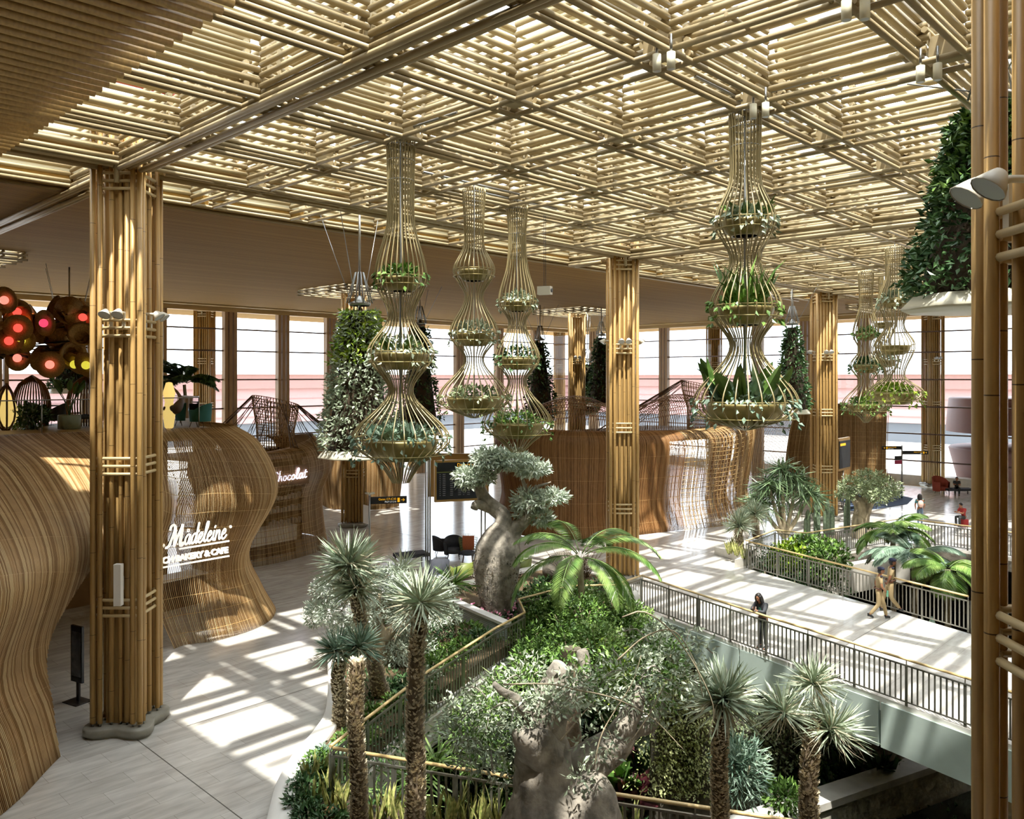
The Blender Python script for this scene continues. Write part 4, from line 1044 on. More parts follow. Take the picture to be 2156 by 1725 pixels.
# mosaic-fronted pool wall and mulch court
M['mosaic'] = plank_mat('mosaic_tiles', '#8f9a9a', '#c9cfcd', .055, 2, '#3c4446', .16)
pw = [at(940, 1296, .3), at(1000, 1322, .3), at(1062, 1352, .3)]
e = empty('mosaic_wall', (0, 0, 0), 0, 'low white wall faced with dark mosaic tiles below the bottle tree', 'wall')
a_, c_ = pw[0], pw[2]; dv = (c_ - a_); n_ = Vector((dv.y, -dv.x, 0)).normalized()
b = MB(); 
def wallbox(a, c, n, th, z0, z1): return MB().add([(a.x,a.y,z0),(c.x,c.y,z0),(c.x+n.x*th,c.y+n.y*th,z0),(a.x+n.x*th,a.y+n.y*th,z0),(a.x,a.y,z1),(c.x,c.y,z1),(c.x+n.x*th,c.y+n.y*th,z1),(a.x+n.x*th,a.y+n.y*th,z1)], [(0,3,2,1),(4,5,6,7),(0,1,5,4),(1,2,6,5),(2,3,7,6),(3,0,4,7)], 0, False)
wallbox(a_, c_, -n_, .12, .3, .78).build('tiled_face', [M['mosaic']], e); wallbox(a_ + n_ * .05, c_ + n_ * .05, -n_, .3, .78, .86).build('coping', [M['whitestone']], e)

# ------------------------------------------------------------------ spiny trunks with blade crowns
def crown_mb(n, L, W, up=(0, 0, 1), low=-.35, shape='blade', droop=.12):
    u = RNG.random(n); z = low + (1 - low) * u ** .8; a = RNG.random(n) * 2 * PI; q = np.sqrt(np.maximum(0, 1 - z * z))
    D = np.stack([q * np.cos(a), q * np.sin(a), z], 1)
    return MB().leaves(D * .05 * L, D, L * (.75 + .35 * RNG.random(n)), W, 0, shape=shape, droop=droop)
def trunk_scales(b, path, rad, n, L=.07, W=.05, mat_=0):
    P = np.array([tuple(p) for p in path], float); s = np.linspace(0, 1, len(P)); t = RNG.random(n)
    C = np.stack([np.interp(t, s, P[:, k]) for k in range(3)], 1); r = np.interp(t, s, rad); a = RNG.random(n) * 2 * PI
    R = np.stack([np.cos(a), np.sin(a), 0 * a], 1)
    b.leaves(C + R * r[:, None] * .95, R * .55 + np.array([0, 0, .8]), L, W, mat_, up=(0, 0, 1), fold=.1)
def yucca(label, base, top, r0, r1, crowns, nsc=900, sc=(.075, .06), cut=False, group='yuccas with spiny trunks', L=.6, matn='blade', dens=150, W=.03):
    base = Vector(base); top = Vector(top); r0 *= .74; r1 *= .74
    e = empty('yucca_tree', base, 0, label, 'yucca tree', group)
    path = [Vector((0, 0, 0)), (top - base) * .3 + Vector((.03, .02, 0)), (top - base) * .7 + Vector((-.03, .03, 0)), top - base]
    path = resample([tuple(p) for p in path], 14); rad = np.linspace(r0, r1, 14)
    b = MB(); b.tube(path, rad, 12, 0); trunk_scales(b, path, rad, nsc, sc[0], sc[1], 1)
    b.build('trunk', [M['bark_dark'], M['scale']], e)
    for dx, dy, dz, s in crowns:
        c = crown_mb(int(dens * s), L * s, W, low=-.45).build('leaf_crown', [M[matn]], e); c.location = (top - base) + Vector((dx, dy, dz))
        c2 = crown_mb(int(dens * .35 * s), L * s * .8, W * .8, low=-.95, droop=.3).build('dry_leaves', [M['blade_dry']], c); 
    if cut: MB().ball(top - base, r1 * .9, 10, 0, (1, 1, .5)).build('cut_top', [M['bark']], e)
    return e
kk = lambda d: d / FPX
yucca('tall yucca trunk ending bare and cut, second spiny trunk from the left', atdz(755, .25, 13.6), atd(753, 1392, 13.6), .17, .14, [], 1500, (.08, .055), True)
yucca('tallest yucca, starry white-green crown before the grey tree', atdz(868, .25, 12.9), atd(886, 1280, 12.9), .20, .13, [(0, 0, .08, 1.0)], 1700, (.085, .06), L=.70, dens=230)
t3 = atd(748, 1248, 19.2)
yucca('leaning yucca with two stacked pale crowns over the grey tree', atdz(803, .3, 20.0), t3, .26, .15, [(-.12, .1, .62, 1.25), (.05, 0, .08, 1.0)], 900, (.1, .07), L=.78, dens=230, W=.04)
t4 = atd(716, 1395, 18.2)
yucca('yucca with blue-grey twin crown, leftmost of the spiny trunks', atdz(714, .3, 18.3), t4, .19, .15, [(-.05, .05, .25, 1.0), (.30, -.28, .32, 1.05)], 900, (.09, .06), L=.62, matn='leaf_blue', dens=190, W=.035)
t5 = atd(1522, 1495, 12.0)
yucca('yucca with dense green fountain crown below the bridge', atdz(1516, .25, 12.2), t5, .17, .12, [(0, 0, .14, 1.0)], 1500, (.075, .06), L=.68, dens=330, W=.032)
t6 = atd(1712, 1515, 11.6)
yucca('three-headed yucca with spiky crowns, nearest the right hand column', atdz(1704, .25, 11.6), t6, .19, .13, [(.0, .0, .50, .78), (-.30, .30, .10, .85), (.20, -.18, -.16, .95)], 1300, (.07, .055), L=.62, dens=230, W=.022)
MB().tube([(0, 0, 0), (0, 0, .55)], [.12, .10], 10).build('trunk_top', [M['bark_dark']]).location = (0, 0, -99)
bpy.data.objects.remove(bpy.data.objects['trunk_top'])
yucca('small yucca with upright green crown beside the sign pole', at(846, 1215, .3), atd(846, 1200, 1729 * 7.8 / (1215 - HOR)), .1, .08, [(0, 0, .0, 1.0)], 80, L=1.0, dens=60, W=.06)
y7 = at(960, 1350, .3)
yucca('slim yucca with drooping strap leaves in front of the mosaic wall', y7, y7 + Vector((-.1, 0, 1.7)), .07, .05, [(0, 0, 0, 1.0)], 60, L=.75, dens=60, W=.06, matn='leaf')
# far planting bed in front of the far railing and the two silvery yuccas
q = [at(1504, 1168, 0), at(1580, 1190, 0), Vector((31.6, 17.3, 0)), Vector((34.6, 17.8, 0)), at(1560, 1140, 0)]
MB().prism([(p.x, p.y) for p in q], .01, .35).build('planting_bed', [M['stone']], label='low grey planter at the corner of the far railing', cat='planting bed')
yucca('silver globe yucca, lower left of the far pair', at(1557, 1160, .35), atd(1557, 1112, 36.2), .22, .18, [(0, 0, .1, 1.0)], 500, (.1, .08), L=.85, dens=230, W=.04, matn='leaf_grey', group='globe yuccas by the far railing')
yucca('darker globe yucca behind the silver one by the far railing', at(1592, 1130, .2), atd(1590, 1088, 39.5), .22, .16, [(0, 0, .1, 1.0)], 500, (.1, .08), L=.85, dens=260, W=.04, matn='blade', group='globe yuccas by the far railing')
# many-headed dragon tree
def multi(label, name, base, heads, r, L, n, matn, cat, W=.06, droop=.5):
    e = empty(name, base, 0, label, cat); b = MB()
    for h in heads: b.tube(resample([(0, 0, 0), (h[0] * .5, h[1] * .5, h[2] * .45), h], 7), np.linspace(r, r * .5, 7), 8)
    b.build('trunk', [M['bark']], e)
    b = MB()
    for h in heads:
        c = crown_mb(n, L, W, low=-.75, droop=droop); 
        for v in c.v: v += np.array(h, np.float32)
        for f, m_, sm in c.f: b.f.append((f + b.n, m_, sm))
        b.v += c.v; b.n += c.n
    b.build('leaf_crown', [M[matn]], e)
    return e
bs = at(1652, 1132, .1); k = kk(41)
multi('many-stemmed dragon tree with drooping strap leaves left of the cactuses', 'dragon_tree', bs, [(-.7, .5, 2.6), (-.1, .1, 3.3), (.5, -.4, 2.8), (.9, -.9, 2.2), (-.9, .9, 1.7), (.2, .5, 2.3)], .13, 1.15, 110, 'blade_dark', 'tree', .06, .8)

# ------------------------------------------------------------------ cactuses
def cactus(px_, py_, h, label, arms=2):
    p = at(px_, py_, .1); e = empty('column_cactus', p, 0, label, 'cactus', 'column cactuses behind the far railing'); b = MB()
    def arm(x, y, z, hh, r):
        n = 9; zs = np.linspace(0, hh, 12)
        th = np.linspace(0, 2*PI, 19)[:-1]
        V = np.stack([np.stack([x + r * min(1, (1.02 - zz / hh) * 6) ** .5 * (1 + .14 * np.cos(6 * th)) * np.cos(th), y + r * min(1, (1.02 - zz / hh) * 6) ** .5 * (1 + .14 * np.cos(6 * th)) * np.sin(th), np.full(18, z + zz)], 1) for zz in zs])
        b.grid(np.concatenate([V, V[:, :1]], 1)[:, ::-1])
    arm(0, 0, 0, h, .11)
    for i in range(arms): arm(.2 * math.cos(i * 2.4 + .5), .2 * math.sin(i * 2.4 + .5), .0, h * (.55 + .15 * i), .075)
    b.build('stem', [M['cactus']], e)
cactus(1701, 1128, 1.3, 'short clustered cactus, first from the dragon tree'); cactus(1722, 1126, 2.4, 'tallest dark cactus in front of the column')
cactus(1742, 1130, 1.9, 'slim pale cactus with arm, third from the dragon tree'); cactus(1752, 1127, 1.5, 'thick pale cactus between two taller ones', 1); cactus(1785, 1122, 2.1, 'woolly white cactus left of the olive trunk'); cactus(1803, 1120, 1.8, 'white-tipped cactus touching the olive trunk', 1)

# ------------------------------------------------------------------ leafy trees
def tree(name, label, base, limbs, blobs, leafm, barkm, L, W, cat='tree', extra=None, twigs=0, sides=10, group=None, lump=0.0):
    """limbs: list of (points, r0, r1); blobs: (centre, radii, n)"""
    e = empty(name, base, 0, label, cat, group); b = MB()
    for pts, r0, r1 in limbs:
        P = resample(pts, max(8, (9 if lump else 4) * len(pts))); r = np.linspace(r0, r1, len(P)) if np.isscalar(r0) else np.interp(np.linspace(0, 1, len(P)), np.r_[0, np.cumsum(np.linalg.norm(np.diff(np.array(pts), axis=0), axis=1))] / np.linalg.norm(np.diff(np.array(pts), axis=0), axis=1).sum(), r0)
        b.tube(P, r, sides)
    if lump:
        for v in b.v:
            q = v.astype(float); v += (lump * (np.sin(q[:, [1, 2, 0]] * 9 + 1.3) * np.sin(q[:, [2, 0, 1]] * 7.1) + .6 * np.sin(q[:, [2, 0, 1]] * 19 + q[:, [0, 1, 2]] * 11))).astype(np.float32)
    b.build('trunk', [M[barkm]], e)
    b = MB()
    if twigs:
        for c, r, n in blobs:
            for _ in range(max(1, int(twigs * n / 800))):
                d = RNG.normal(size=3); d /= np.linalg.norm(d); p = np.array(c) + d * np.array(r) * .95
                b.tube(resample([tuple(np.array(c) * .8 + p * .2), tuple(np.array(c) * .5 + p * .5 + np.array([0, 0, .1])), tuple(p)], 5), .009, 4)
        b.build('twigs', [M[barkm]], e, kind='stuff')
    b = MB()
    for c, r, n in blobs: b.leaves(*blob_leaves(n, c, r, L, W, .35), 0)
    b.build('foliage', [M[leafm]], e)
    for mm, bl in (extra or {}).items():
        b = MB()
        for c, r, n in bl: b.leaves(*blob_leaves(n, c, r, L, W, .35), 0)
        b.build('second_tone_foliage', [M[mm]], e)
    return e
def rel(base, pts_px, d0, dd=None):
    out = []
    for i, (x, y) in enumerate(pts_px): out.append(tuple(atd(x, y, d0 + (dd[i] if dd else 0)) - Vector(base)))
    return out
# swollen bottle tree with white maple-like crown
d = 26.6; bs = atdz(1046, .3, d)
R_ = lambda pts, dd=None: rel(bs, pts, d, dd)
e = tree('bottle_tree', 'swollen pale bottle tree with two arms and white starry leaves', bs, [
    (R_([(1050, 1310), (1048, 1280), (1046, 1235), (1046, 1190), (1050, 1150), (1056, 1122), (1062, 1100)]), [.40, .52, .67, .77, .72, .50, .24], 0),
    (R_([(1050, 1150), (1060, 1110), (1058, 1085), (1040, 1070), (1020, 1050), (1008, 1020)], [0, 0, .1, .2, .2, .2]), [.40, .30, .26, .25, .22, .17], 0),
    (R_([(1072, 1150), (1085, 1115), (1105, 1095), (1118, 1060)], [0, 0, -.1, -.2]), [.34, .25, .20, .13], 0),
    (R_([(1035, 1070), (1005, 1062), (998, 1072)], [.2, 0, -.1]), [.2, .15, .12], 0),
    (R_([(1008, 1022), (1000, 990), (1030, 965)]), .13, .03), (R_([(1010, 1025), (1050, 990), (1090, 965)]), .10, .03), (R_([(1118, 1060), (1125, 1030), (1160, 1015)]), .10, .02), (R_([(1118, 1062), (1098, 1000), (1100, 965)]), .10, .02)],
    [(R_([(1030, 965)])[0], (.62, .6, .34), 900), (R_([(1075, 968)])[0], (.70, .7, .34), 1000), (R_([(1120, 985)])[0], (.62, .6, .28), 800), (R_([(985, 1005)])[0], (.42, .5, .35), 600), (R_([(1015, 1000)])[0], (.45, .45, .3), 450),
     (R_([(1115, 1055)])[0], (.62, .6, .42), 800), (R_([(1165, 1045)])[0], (.55, .5, .22), 420), (R_([(1140, 1090)])[0], (.40, .4, .3), 350), (R_([(1098, 1080)])[0], (.3, .3, .35), 220)],
    'leaf_white', 'bark_grey', .20, .07, 'tree', twigs=6, sides=18)
# its thorns
th_b = MB(); n = 420; a = RNG.random(n) * 2 * PI; zz = .7 + 1.8 * RNG.random(n); rr = np.interp(zz, [.16, .85, 1.54, 2.16, 2.6, 2.9, 3.0], [.52, .67, .77, .72, .50, .24, .2])
th_b.leaves(np.stack([rr * np.cos(a), rr * np.sin(a), zz], 1), np.stack([np.cos(a), np.sin(a), .1 + 0 * a], 1), .06, .05, 0)
th_b.build('thorns', [M['bark_dark']], e, kind='stuff')
# grey olive-like tree left
bs = at(812, 1395, .3); d = (1729 * 7.8) / (1395 - HOR); R_ = lambda pts, dd=None: rel(bs, pts, d, dd)
tree('grey_leaved_tree', 'silvery grey small-leaved tree behind the yucca trunks', bs, [(R_([(812, 1400), (806, 1360), (800, 1330), (780, 1300), (760, 1280)]), .27, .08), (R_([(806, 1350), (830, 1320), (850, 1290)]), .18, .06), (R_([(800, 1335), (795, 1290), (800, 1250)]), .14, .05)],
     [(R_([(x, y)], [z])[0], (r, r, r * .75), n) for x, y, z, r, n in [(700, 1240, .3, .62, 1100), (690, 1290, 0, .45, 700), (745, 1235, .3, .62, 1100), (800, 1235, .5, .7, 1300), (855, 1240, .6, .62, 1100), (900, 1260, .6, .55, 900), (860, 1300, 0, .6, 1000), (915, 1300, .3, .42, 600), (770, 1290, -.2, .55, 900), (665, 1280, .2, .33, 400), (840, 1375, -.2, .5, 800), (890, 1365, .2, .45, 700), (720, 1215, .6, .5, 700), (770, 1210, .9, .5, 600), (930, 1250, .9, .45, 500), (660, 1300, .5, .35, 350), (720, 1320, .2, .4, 500), (950, 1295, .6, .35, 350), (830, 1215, .9, .5, 600), (870, 1340, .4, .45, 600)]],
     'leaf_white', 'bark', .11, .04, 'tree', twigs=6)
# far olive tree
bs = at(1815, 1128, .1); d = 1729 * 8 / (1128 - HOR); R_ = lambda pts, dd=None: rel(bs, pts, d, dd)
tree('olive_tree', 'gnarled olive tree with round crown beside the far railing', bs, [(R_([(1818, 1130), (1812, 1100), (1815, 1070), (1800, 1050), (1790, 1035)]), [.62, .42, .36, .22, .1], 0), (R_([(1812, 1090), (1828, 1060), (1850, 1045)]), [.4, .28, .1], 0), (R_([(1814, 1080), (1820, 1050), (1825, 1030)]), [.3, .2, .08], 0)],
     [(R_([(x, y)], [z])[0], (r, r, r * .6), n) for x, y, z, r, n in [(1795, 1020, 0, .75, 600), (1830, 1008, .4, .85, 700), (1865, 1025, 0, .8, 600), (1780, 1040, -.3, .5, 350), (1850, 1045, -.6, .7, 450), (1880, 1035, .2, .5, 300), (1820, 1030, -.5, .6, 350)]],
     'leaf_olive', 'bark', .16, .07, 'tree', twigs=5, sides=14)

# big foreground tree: swollen grey trunk, arching twigs, pale leaves
d = 10.9; bs = atdz(1178, .25, d); R_ = lambda pts, dd=None: rel(bs, pts, d, dd)
fe = tree('big_bottle_tree', 'huge grey swollen trunk with pale leafy twigs, bottom centre foreground', bs, [
    (R_([(1178, 2000), (1176, 1860), (1172, 1760), (1168, 1690), (1150, 1620), (1142, 1560), (1150, 1510), (1168, 1450), (1180, 1400)]), [.95, .92, .80, .66, .44, .32, .28, .20, .10], 0),
    (R_([(1215, 1900), (1235, 1760), (1238, 1680), (1225, 1620)], [-.2, -.25, -.2, 0]), [.55, .50, .38, .22], 0),
    (R_([(1150, 1590), (1120, 1560), (1102, 1545), (1098, 1535)], [-.1, -.25, -.3, -.3]), [.30, .26, .20, .10], 0),
    (R_([(1190, 1640), (1250, 1600), (1300, 1560), (1330, 1500), (1345, 1450)]), [.30, .26, .20, .13, .06], 0),
    (R_([(1150, 1520), (1200, 1470), (1230, 1420), (1225, 1370)], [0, .2, .4, .5]), [.2, .15, .11, .08], 0),
    (R_([(1300, 1560), (1370, 1520), (1400, 1470)], [0, .3, .5]), [.14, .09, .04], 0),
    (R_([(1145, 1520), (1090, 1480), (1040, 1440)], [0, -.2, -.3]), [.12, .07, .03], 0)],
    [(R_([(x, y)], [z])[0], (r * 1.15, r * 1.15, r * .8), int(n * .62)) for x, y, z, r, n in [(980, 1540, .2, .40, 500), (1030, 1570, .1, .42, 500), (1040, 1480, .3, .5, 600), (1110, 1440, .2, .5, 600), (1000, 1600, .3, .32, 300), (1250, 1450, -.2, .5, 500),
      (1320, 1440, -.1, .55, 600), (1400, 1410, 0, .45, 380), (960, 1500, .4, .35, 300), (1440, 1360, .4, .38, 260), (1380, 1480, .2, .4, 400), (1260, 1560, -.5, .32, 200), (1225, 1640, -.7, .24, 120), (1370, 1350, .3, .4, 220), (1200, 1460, -.4, .36, 380), (1150, 1480, -.45, .28, 300), (1090, 1500, -.3, .30, 320), (1060, 1630, .3, .26, 150), (1450, 1430, .6, .3, 200)]],
    'leaf_grey', 'bark_grey', .085, .038, 'tree', twigs=12, sides=32, lump=.022,
    extra={'leaf': [(R_([(x, y)], [z])[0], (r, r, r * .8), n) for x, y, z, r, n in [(1020, 1520, .4, .5, 420), (1090, 1460, .5, .5, 420), (1200, 1420, .4, .5, 420), (1300, 1420, .3, .5, 420), (1380, 1440, .4, .5, 380), (1330, 1480, .4, .4, 260)]]})  # green leaves put the crown's shadows into the colour, grey ones its highlights
# bare arching twigs
b = MB()
for pts in ([(1060, 1442), (1130, 1440), (1200, 1450), (1260, 1500), (1300, 1580)], [(1200, 1450), (1290, 1470), (1370, 1510), (1440, 1580)], [(1300, 1390), (1360, 1340), (1420, 1330), (1465, 1400), (1480, 1470)], [(1250, 1620), (1270, 1540), (1330, 1440), (1350, 1380)], [(1330, 1560), (1370, 1500), (1400, 1440)], [(1180, 1560), (1230, 1500), (1260, 1470)], [(1310, 1300), (1360, 1290), (1430, 1350), (1500, 1480), (1490, 1560)]):
    P = R_(pts, [-.7 + .1 * i for i in range(len(pts))]); b.tube(resample(P, 24), np.linspace(.011, .005, 24), 5)
b.build('arching_twigs', [M['bark']], fe)
# cut stump beside it, and the dark palm trunk group
d = 15.5; bs = atdz(1205, -5, d)
e = empty('tree_stump', bs, 0, 'dark cut stump rising among lime leaves above the big trunk', 'stump')
h_ = atd(1200, 1366, d) - bs
MB().tube(resample([(0, 0, 0), tuple(h_ * .5 + Vector((.1, .1, 0))), tuple(h_ * .8), tuple(h_)], 12), [.42, .42, .40, .38, .36, .33, .30, .27, .24, .2, .17, .18], 14).build('trunk', [M['bark_dark']], e)
MB().lathe([(.01, h_.z + .01), (.17, h_.z + .005)], 14).build('cut_face', [M['bark']], e)

# ------------------------------------------------------------------ generic shrubs, strap leaves, palms
def shrub(label, p, r, n, matn, L=.1, W=.05, name='shrub', cat='shrub', group=None, hollow=.4, twig=True):
    e = empty(name, p, 0, label, cat, group)
    b = MB()
    for i in range(6):
        a = i * 1.05; b.rod((0, 0, -r[2]), (math.cos(a) * r[0] * .6, math.sin(a) * r[1] * .6, r[2] * .3), .02, 5)
    b.build('stems', [M['bark']], e)
    b = MB(); b.leaves(*blob_leaves(n, (0, 0, 0), r, L, W, hollow), 0); b.build('foliage', [M[matn]], e); return e
def tuft(label, p, n, L, W, matn, name='strap_leaf_plant', cat='plant', group=None, low=.15, shape='blade', droop=.35):
    e = empty(name, p, 0, label, cat, group)
    b = crown_mb(n, L, W, low=low, shape=shape, droop=droop); b.build('leaves', [M[matn]], e); MB().ball((0, 0, 0), W, 6).build('root_collar', [M['soil']], e)
    return e
def frond(b, a, el, L, nl=62, lw=.028, ll=.34, arch=1.0, mat_=0):
    t = np.linspace(0, 1, 14); ang = el - arch * 1.5 * t
    ds = L / 13; x = np.cumsum(np.cos(ang)) * ds; z = np.cumsum(np.sin(ang)) * ds
    P = np.stack([x * math.cos(a), x * math.sin(a), z], 1); b.tube(P, np.linspace(.016, .005, 14), 4, mat_)
    u = np.repeat(np.linspace(.12, 1, nl), 2); sgn = np.tile([1, -1], nl)
    O = np.stack([np.interp(u, t, P[:, k]) for k in range(3)], 1); an = np.interp(u, t, ang)
    F = np.stack([np.cos(an) * math.cos(a), np.cos(an) * math.sin(a), np.sin(an)], 1); S = np.array([-math.sin(a), math.cos(a), 0])[None] * sgn[:, None]
    D = F * .55 + S * .85 + np.array([0, 0, -.28]); b.leaves(O, D, ll * np.sin(PI * (.12 + .8 * u)) , lw, mat_, up=(0, 0, 1), droop=1.2, fold=.05)
def palm(label, base, h, n, L, matn, ll=.34, lw=.03, r=.08, els=(.3, 1.3), name='palm_tree', group=None, arch=1.0, trunk=True):
    e = empty(name, base, 0, label, 'palm', group)
    if trunk:
        b = MB(); b.tube(resample([(0, 0, 0), (.05, 0, h * .5), (0, 0, h)], 16), np.linspace(r * 1.2, r, 16), 10); b.build('trunk', [M['bark']], e)
    for i in range(n):
        b = MB(); frond(b, 2 * PI * i / n * 1.0 + RNG.normal() * .2, els[0] + (els[1] - els[0]) * RNG.random(), L * (.85 + .3 * RNG.random()), lw=lw, ll=ll, arch=arch)
        f = b.build('frond', [M[matn]], e); f.location = (0, 0, h)
    return e
d = 25.0; p0 = atdz(1222, -.2, d); h_ = EYE_Z - (1176 - HOR) * kk(d) + .2
palm('feather palm with broad arching fronds right of the bottle tree', p0, h_, 12, 2.5, 'palmleaf', .55, .034, .09, (.05, 1.25), arch=1.15)
# palms in the far garden
for (x, y, dd, n, L, lab) in ((1880, 1122, 33.0, 13, 1.7, 'palm with long fronds arching over the back right railing'), (1925, 1175, 31.0, 14, 1.8, 'broad blue-green palm in the far garden, middle one'), (1995, 1200, 29.0, 12, 1.5, 'palm crown beside the column behind the two guards')):
    p = atdz(x, -4.9, dd); palm(lab, p, (EYE_Z - (y - HOR) * kk(dd)) + 4.9, n, L, 'leaf_blue' if 'blue' in lab else 'palmleaf', .6, .042, .1, (.1, 1.2))
tuft('broad-leaved plant low in the far garden by the right column', atdz(1960, -1.2, 28.0), 22, 1.0, .35, 'leaf_blue', shape='broad', group=None)
for (x, y, dd, s, mn, lab) in ((1700, 1158, 36.5, .75, 'leaf', 'fiddle leaf shrub behind the far bridge railing'), (1660, 1175, 36.0, .8, 'leaf_lime', 'pale round-leaved shrub behind the far bridge railing'), (1745, 1180, 35, .95, 'leaf', 'hanging fine-leaved shrub spilling down the far garden wall')):
    e = shrub(lab, atd(x, y, dd), (s * 1.2, s, s), 700, mn, .22, .13)
for i, (x, y) in enumerate(((1620, 1200), (1660, 1235), (1710, 1255), (1760, 1265), (1690, 1215))):
    shrub('dark trailing shrub on the far garden wall seen through the railing', atd(x, y, 35.5), (1.0, .8, 1.2), 520, 'leaf_dark', .16, .08, group='trailing shrubs on the far garden wall')
MB().box((-3.6, -.2, -1.3), (3.6, .2, 0)).build('stone_ledge', [M['stone']], loc=(38.4, 14.7, -.45), label='pale ledge under the back railing of the far garden', cat='ledge').rotation_euler = (0, 0, math.atan2(14.1 - 15.9, 42.3 - 35.4))
# snake plants
def snake(label, p, n=14, L=.55, W=.06, group='snake plants along the front railing'):
    e = empty('snake_plant', p, 0, label, 'plant', group)
    a = RNG.random(n) * 2 * PI; O = np.stack([.12 * np.cos(a) * RNG.random(n), .12 * np.sin(a) * RNG.random(n), 0 * a], 1)
    D = np.stack([.28 * np.cos(a), .28 * np.sin(a), np.ones(n)], 1)
    MB().leaves(O, D, L * (.7 + .5 * RNG.random(n)), W, 0, shape='blade', droop=.1).build('leaves', [M['blade_yel']], e); MB().ball((0, 0, 0), .05, 6).build('root_collar', [M['soil']], e); return e
sp = [(655, 1650), (690, 1665), (720, 1690), (700, 1700), (735, 1720), (790, 1735), (820, 1725), (845, 1745), (910, 1730), (940, 1745), (960, 1725), (985, 1740), (1010, 1750), (1035, 1735), (1055, 1755), (1330, 1760), (675, 1640), (660, 1690)]
for x, y in sp: snake('yellow-edged snake plant at the foot of the front railing', at(x, y, .3), L=.62 if x > 760 else .5)
for x, y in ((1535, 1166), (1552, 1170), (1568, 1176), (1545, 1160)): snake('small snake plant in the low far planter', at(x, y, .35), 18, .6, .09, 'snake plants in the low far planter')
# bedding by the curb, left of the railing
for i, (x, y, mn) in enumerate(((672, 1600, 'leaf'), (655, 1625, 'leaf_dark'), (690, 1590, 'leaf_blue'), (640, 1655, 'leaf_dark'), (632, 1690, 'leaf_dark'), (650, 1715, 'leaf_dark'), (690, 1730, 'leaf_dark'), (775, 1500, 'leaf'), (830, 1480, 'leaf'), (850, 1440, 'leaf_dark'), (700, 1620, 'leaf'), (735, 1560, 'leaf'), (900, 1420, 'leaf_grey'), (765, 1545, 'leaf'), (812, 1445, 'leaf_dark'))):
    shrub('low leafy bedding plant between the curb and the climbing railing', at(x, y, .42), (.34, .34, .17), 330, mn, .11, .055, 'bedding_plant', 'plant', 'bedding plants by the curb')
for x, y in ((1130, 1240), (1150, 1228), (1165, 1244), (1190, 1250), (1240, 1250), (1262, 1236), (1280, 1245), (1205, 1232), (1100, 1262), (985, 1330), (1010, 1345), (930, 1330), (945, 1380), (915, 1400), (880, 1455), (905, 1370), (975, 1365), (1225, 1240), (1145, 1252)):
    shrub('low leafy plant in the bed round the palm and pool wall', at(x, y, .5), (.5, .5, .26), 260, 'leaf' if (x // 5) % 2 else 'leaf_dark', .15, .07, 'bedding_plant', 'plant', 'bedding plants round the palm and pool wall')
for i, (x, y) in enumerate(((1010, 1300), (1030, 1306), (1075, 1298), (1120, 1276), (1000, 1290), (1095, 1285), (950, 1275))):
    e = shrub('low plant with pink and white flowers at the bottle tree foot', at(x, y, .45), (.38, .38, .16), 200, 'leaf_dark', .13, .07, 'flowering_plant', 'plant', 'flowers round the bottle tree')
    MB().leaves(*blob_leaves(70, (0, 0, .1), (.36, .36, .16), .09, .08, .7), 0).build('flowers', [M['flower']], e)
# strap leaves hanging inside the railing
rl = [(12.9, 14.75), (13.7, 15.05), (14.5, 15.35), (15.3, 15.65), (16.2, 15.9), (17.0, 16.05), (10.9, 13.9), (11.7, 14.25), (9.9, 13.4), (9.4, 13.1), (18.4, 17.2), (19.2, 17.3), (20.0, 17.3)]
for x, y in rl: tuft('strap-leaved plant hanging inside the climbing railing', (x + .25, y - .45, -.45), 46, 1.15, .045, 'palmleaf', group='strap-leaved plants along the climbing railing', low=-.1, droop=.6)

# the sunken garden: banks of shrubs on ledges below the railings
def pick(x, y, z): return at(x, y, z)
lo = [(1150, 1300, 0.6, .8, 'leaf'), (1190, 1300, 0.7, .8, 'palmleaf'), (1230, 1290, 1.2, .75, 'leaf'), (1330, 1300, 0.6, .7, 'palmleaf'), (1360, 1340, 0.1, .8, 'leaf_grey'), (1260, 1350, 1.1, .8, 'palmleaf'), (1200, 1360, 0.9, .8, 'leaf'), (1130, 1390, 0.3, .8, 'leaf'), (1400, 1380, -0.1, .8, 'leaf'), (1300, 1440, 0.1, .8, 'leaf_lime'), (1240, 1440, 0.1, .7, 'leaf'),  # px, py, z, radius, material
 (1140, 1270, 0.7, .75, 'leaf'), (1210, 1265, 1.1, .8, 'palmleaf'), (1280, 1280, 0.9, .8, 'palmleaf'), (1240, 1320, 0.3, .9, 'leaf_lime'), (1310, 1330, 0.4, .8, 'leaf'), (1170, 1330, 0.1, .8, 'palmleaf'), (1110, 1350, 0.3, .8, 'leaf'), (1280, 1390, 0.3, .75, 'leaf_lime'), (1340, 1400, 0.1, .7, 'leaf_grey'), (1210, 1400, -0.1, .8, 'leaf')]
for i, (x, y, z, r, mn) in enumerate(lo):
    shrub('bright green bush filling the sunken garden below the zigzag railing', pick(x, y, z), (r, r, r * .7), 1300, mn, .13, .055, group='bright bushes below the zigzag railing')
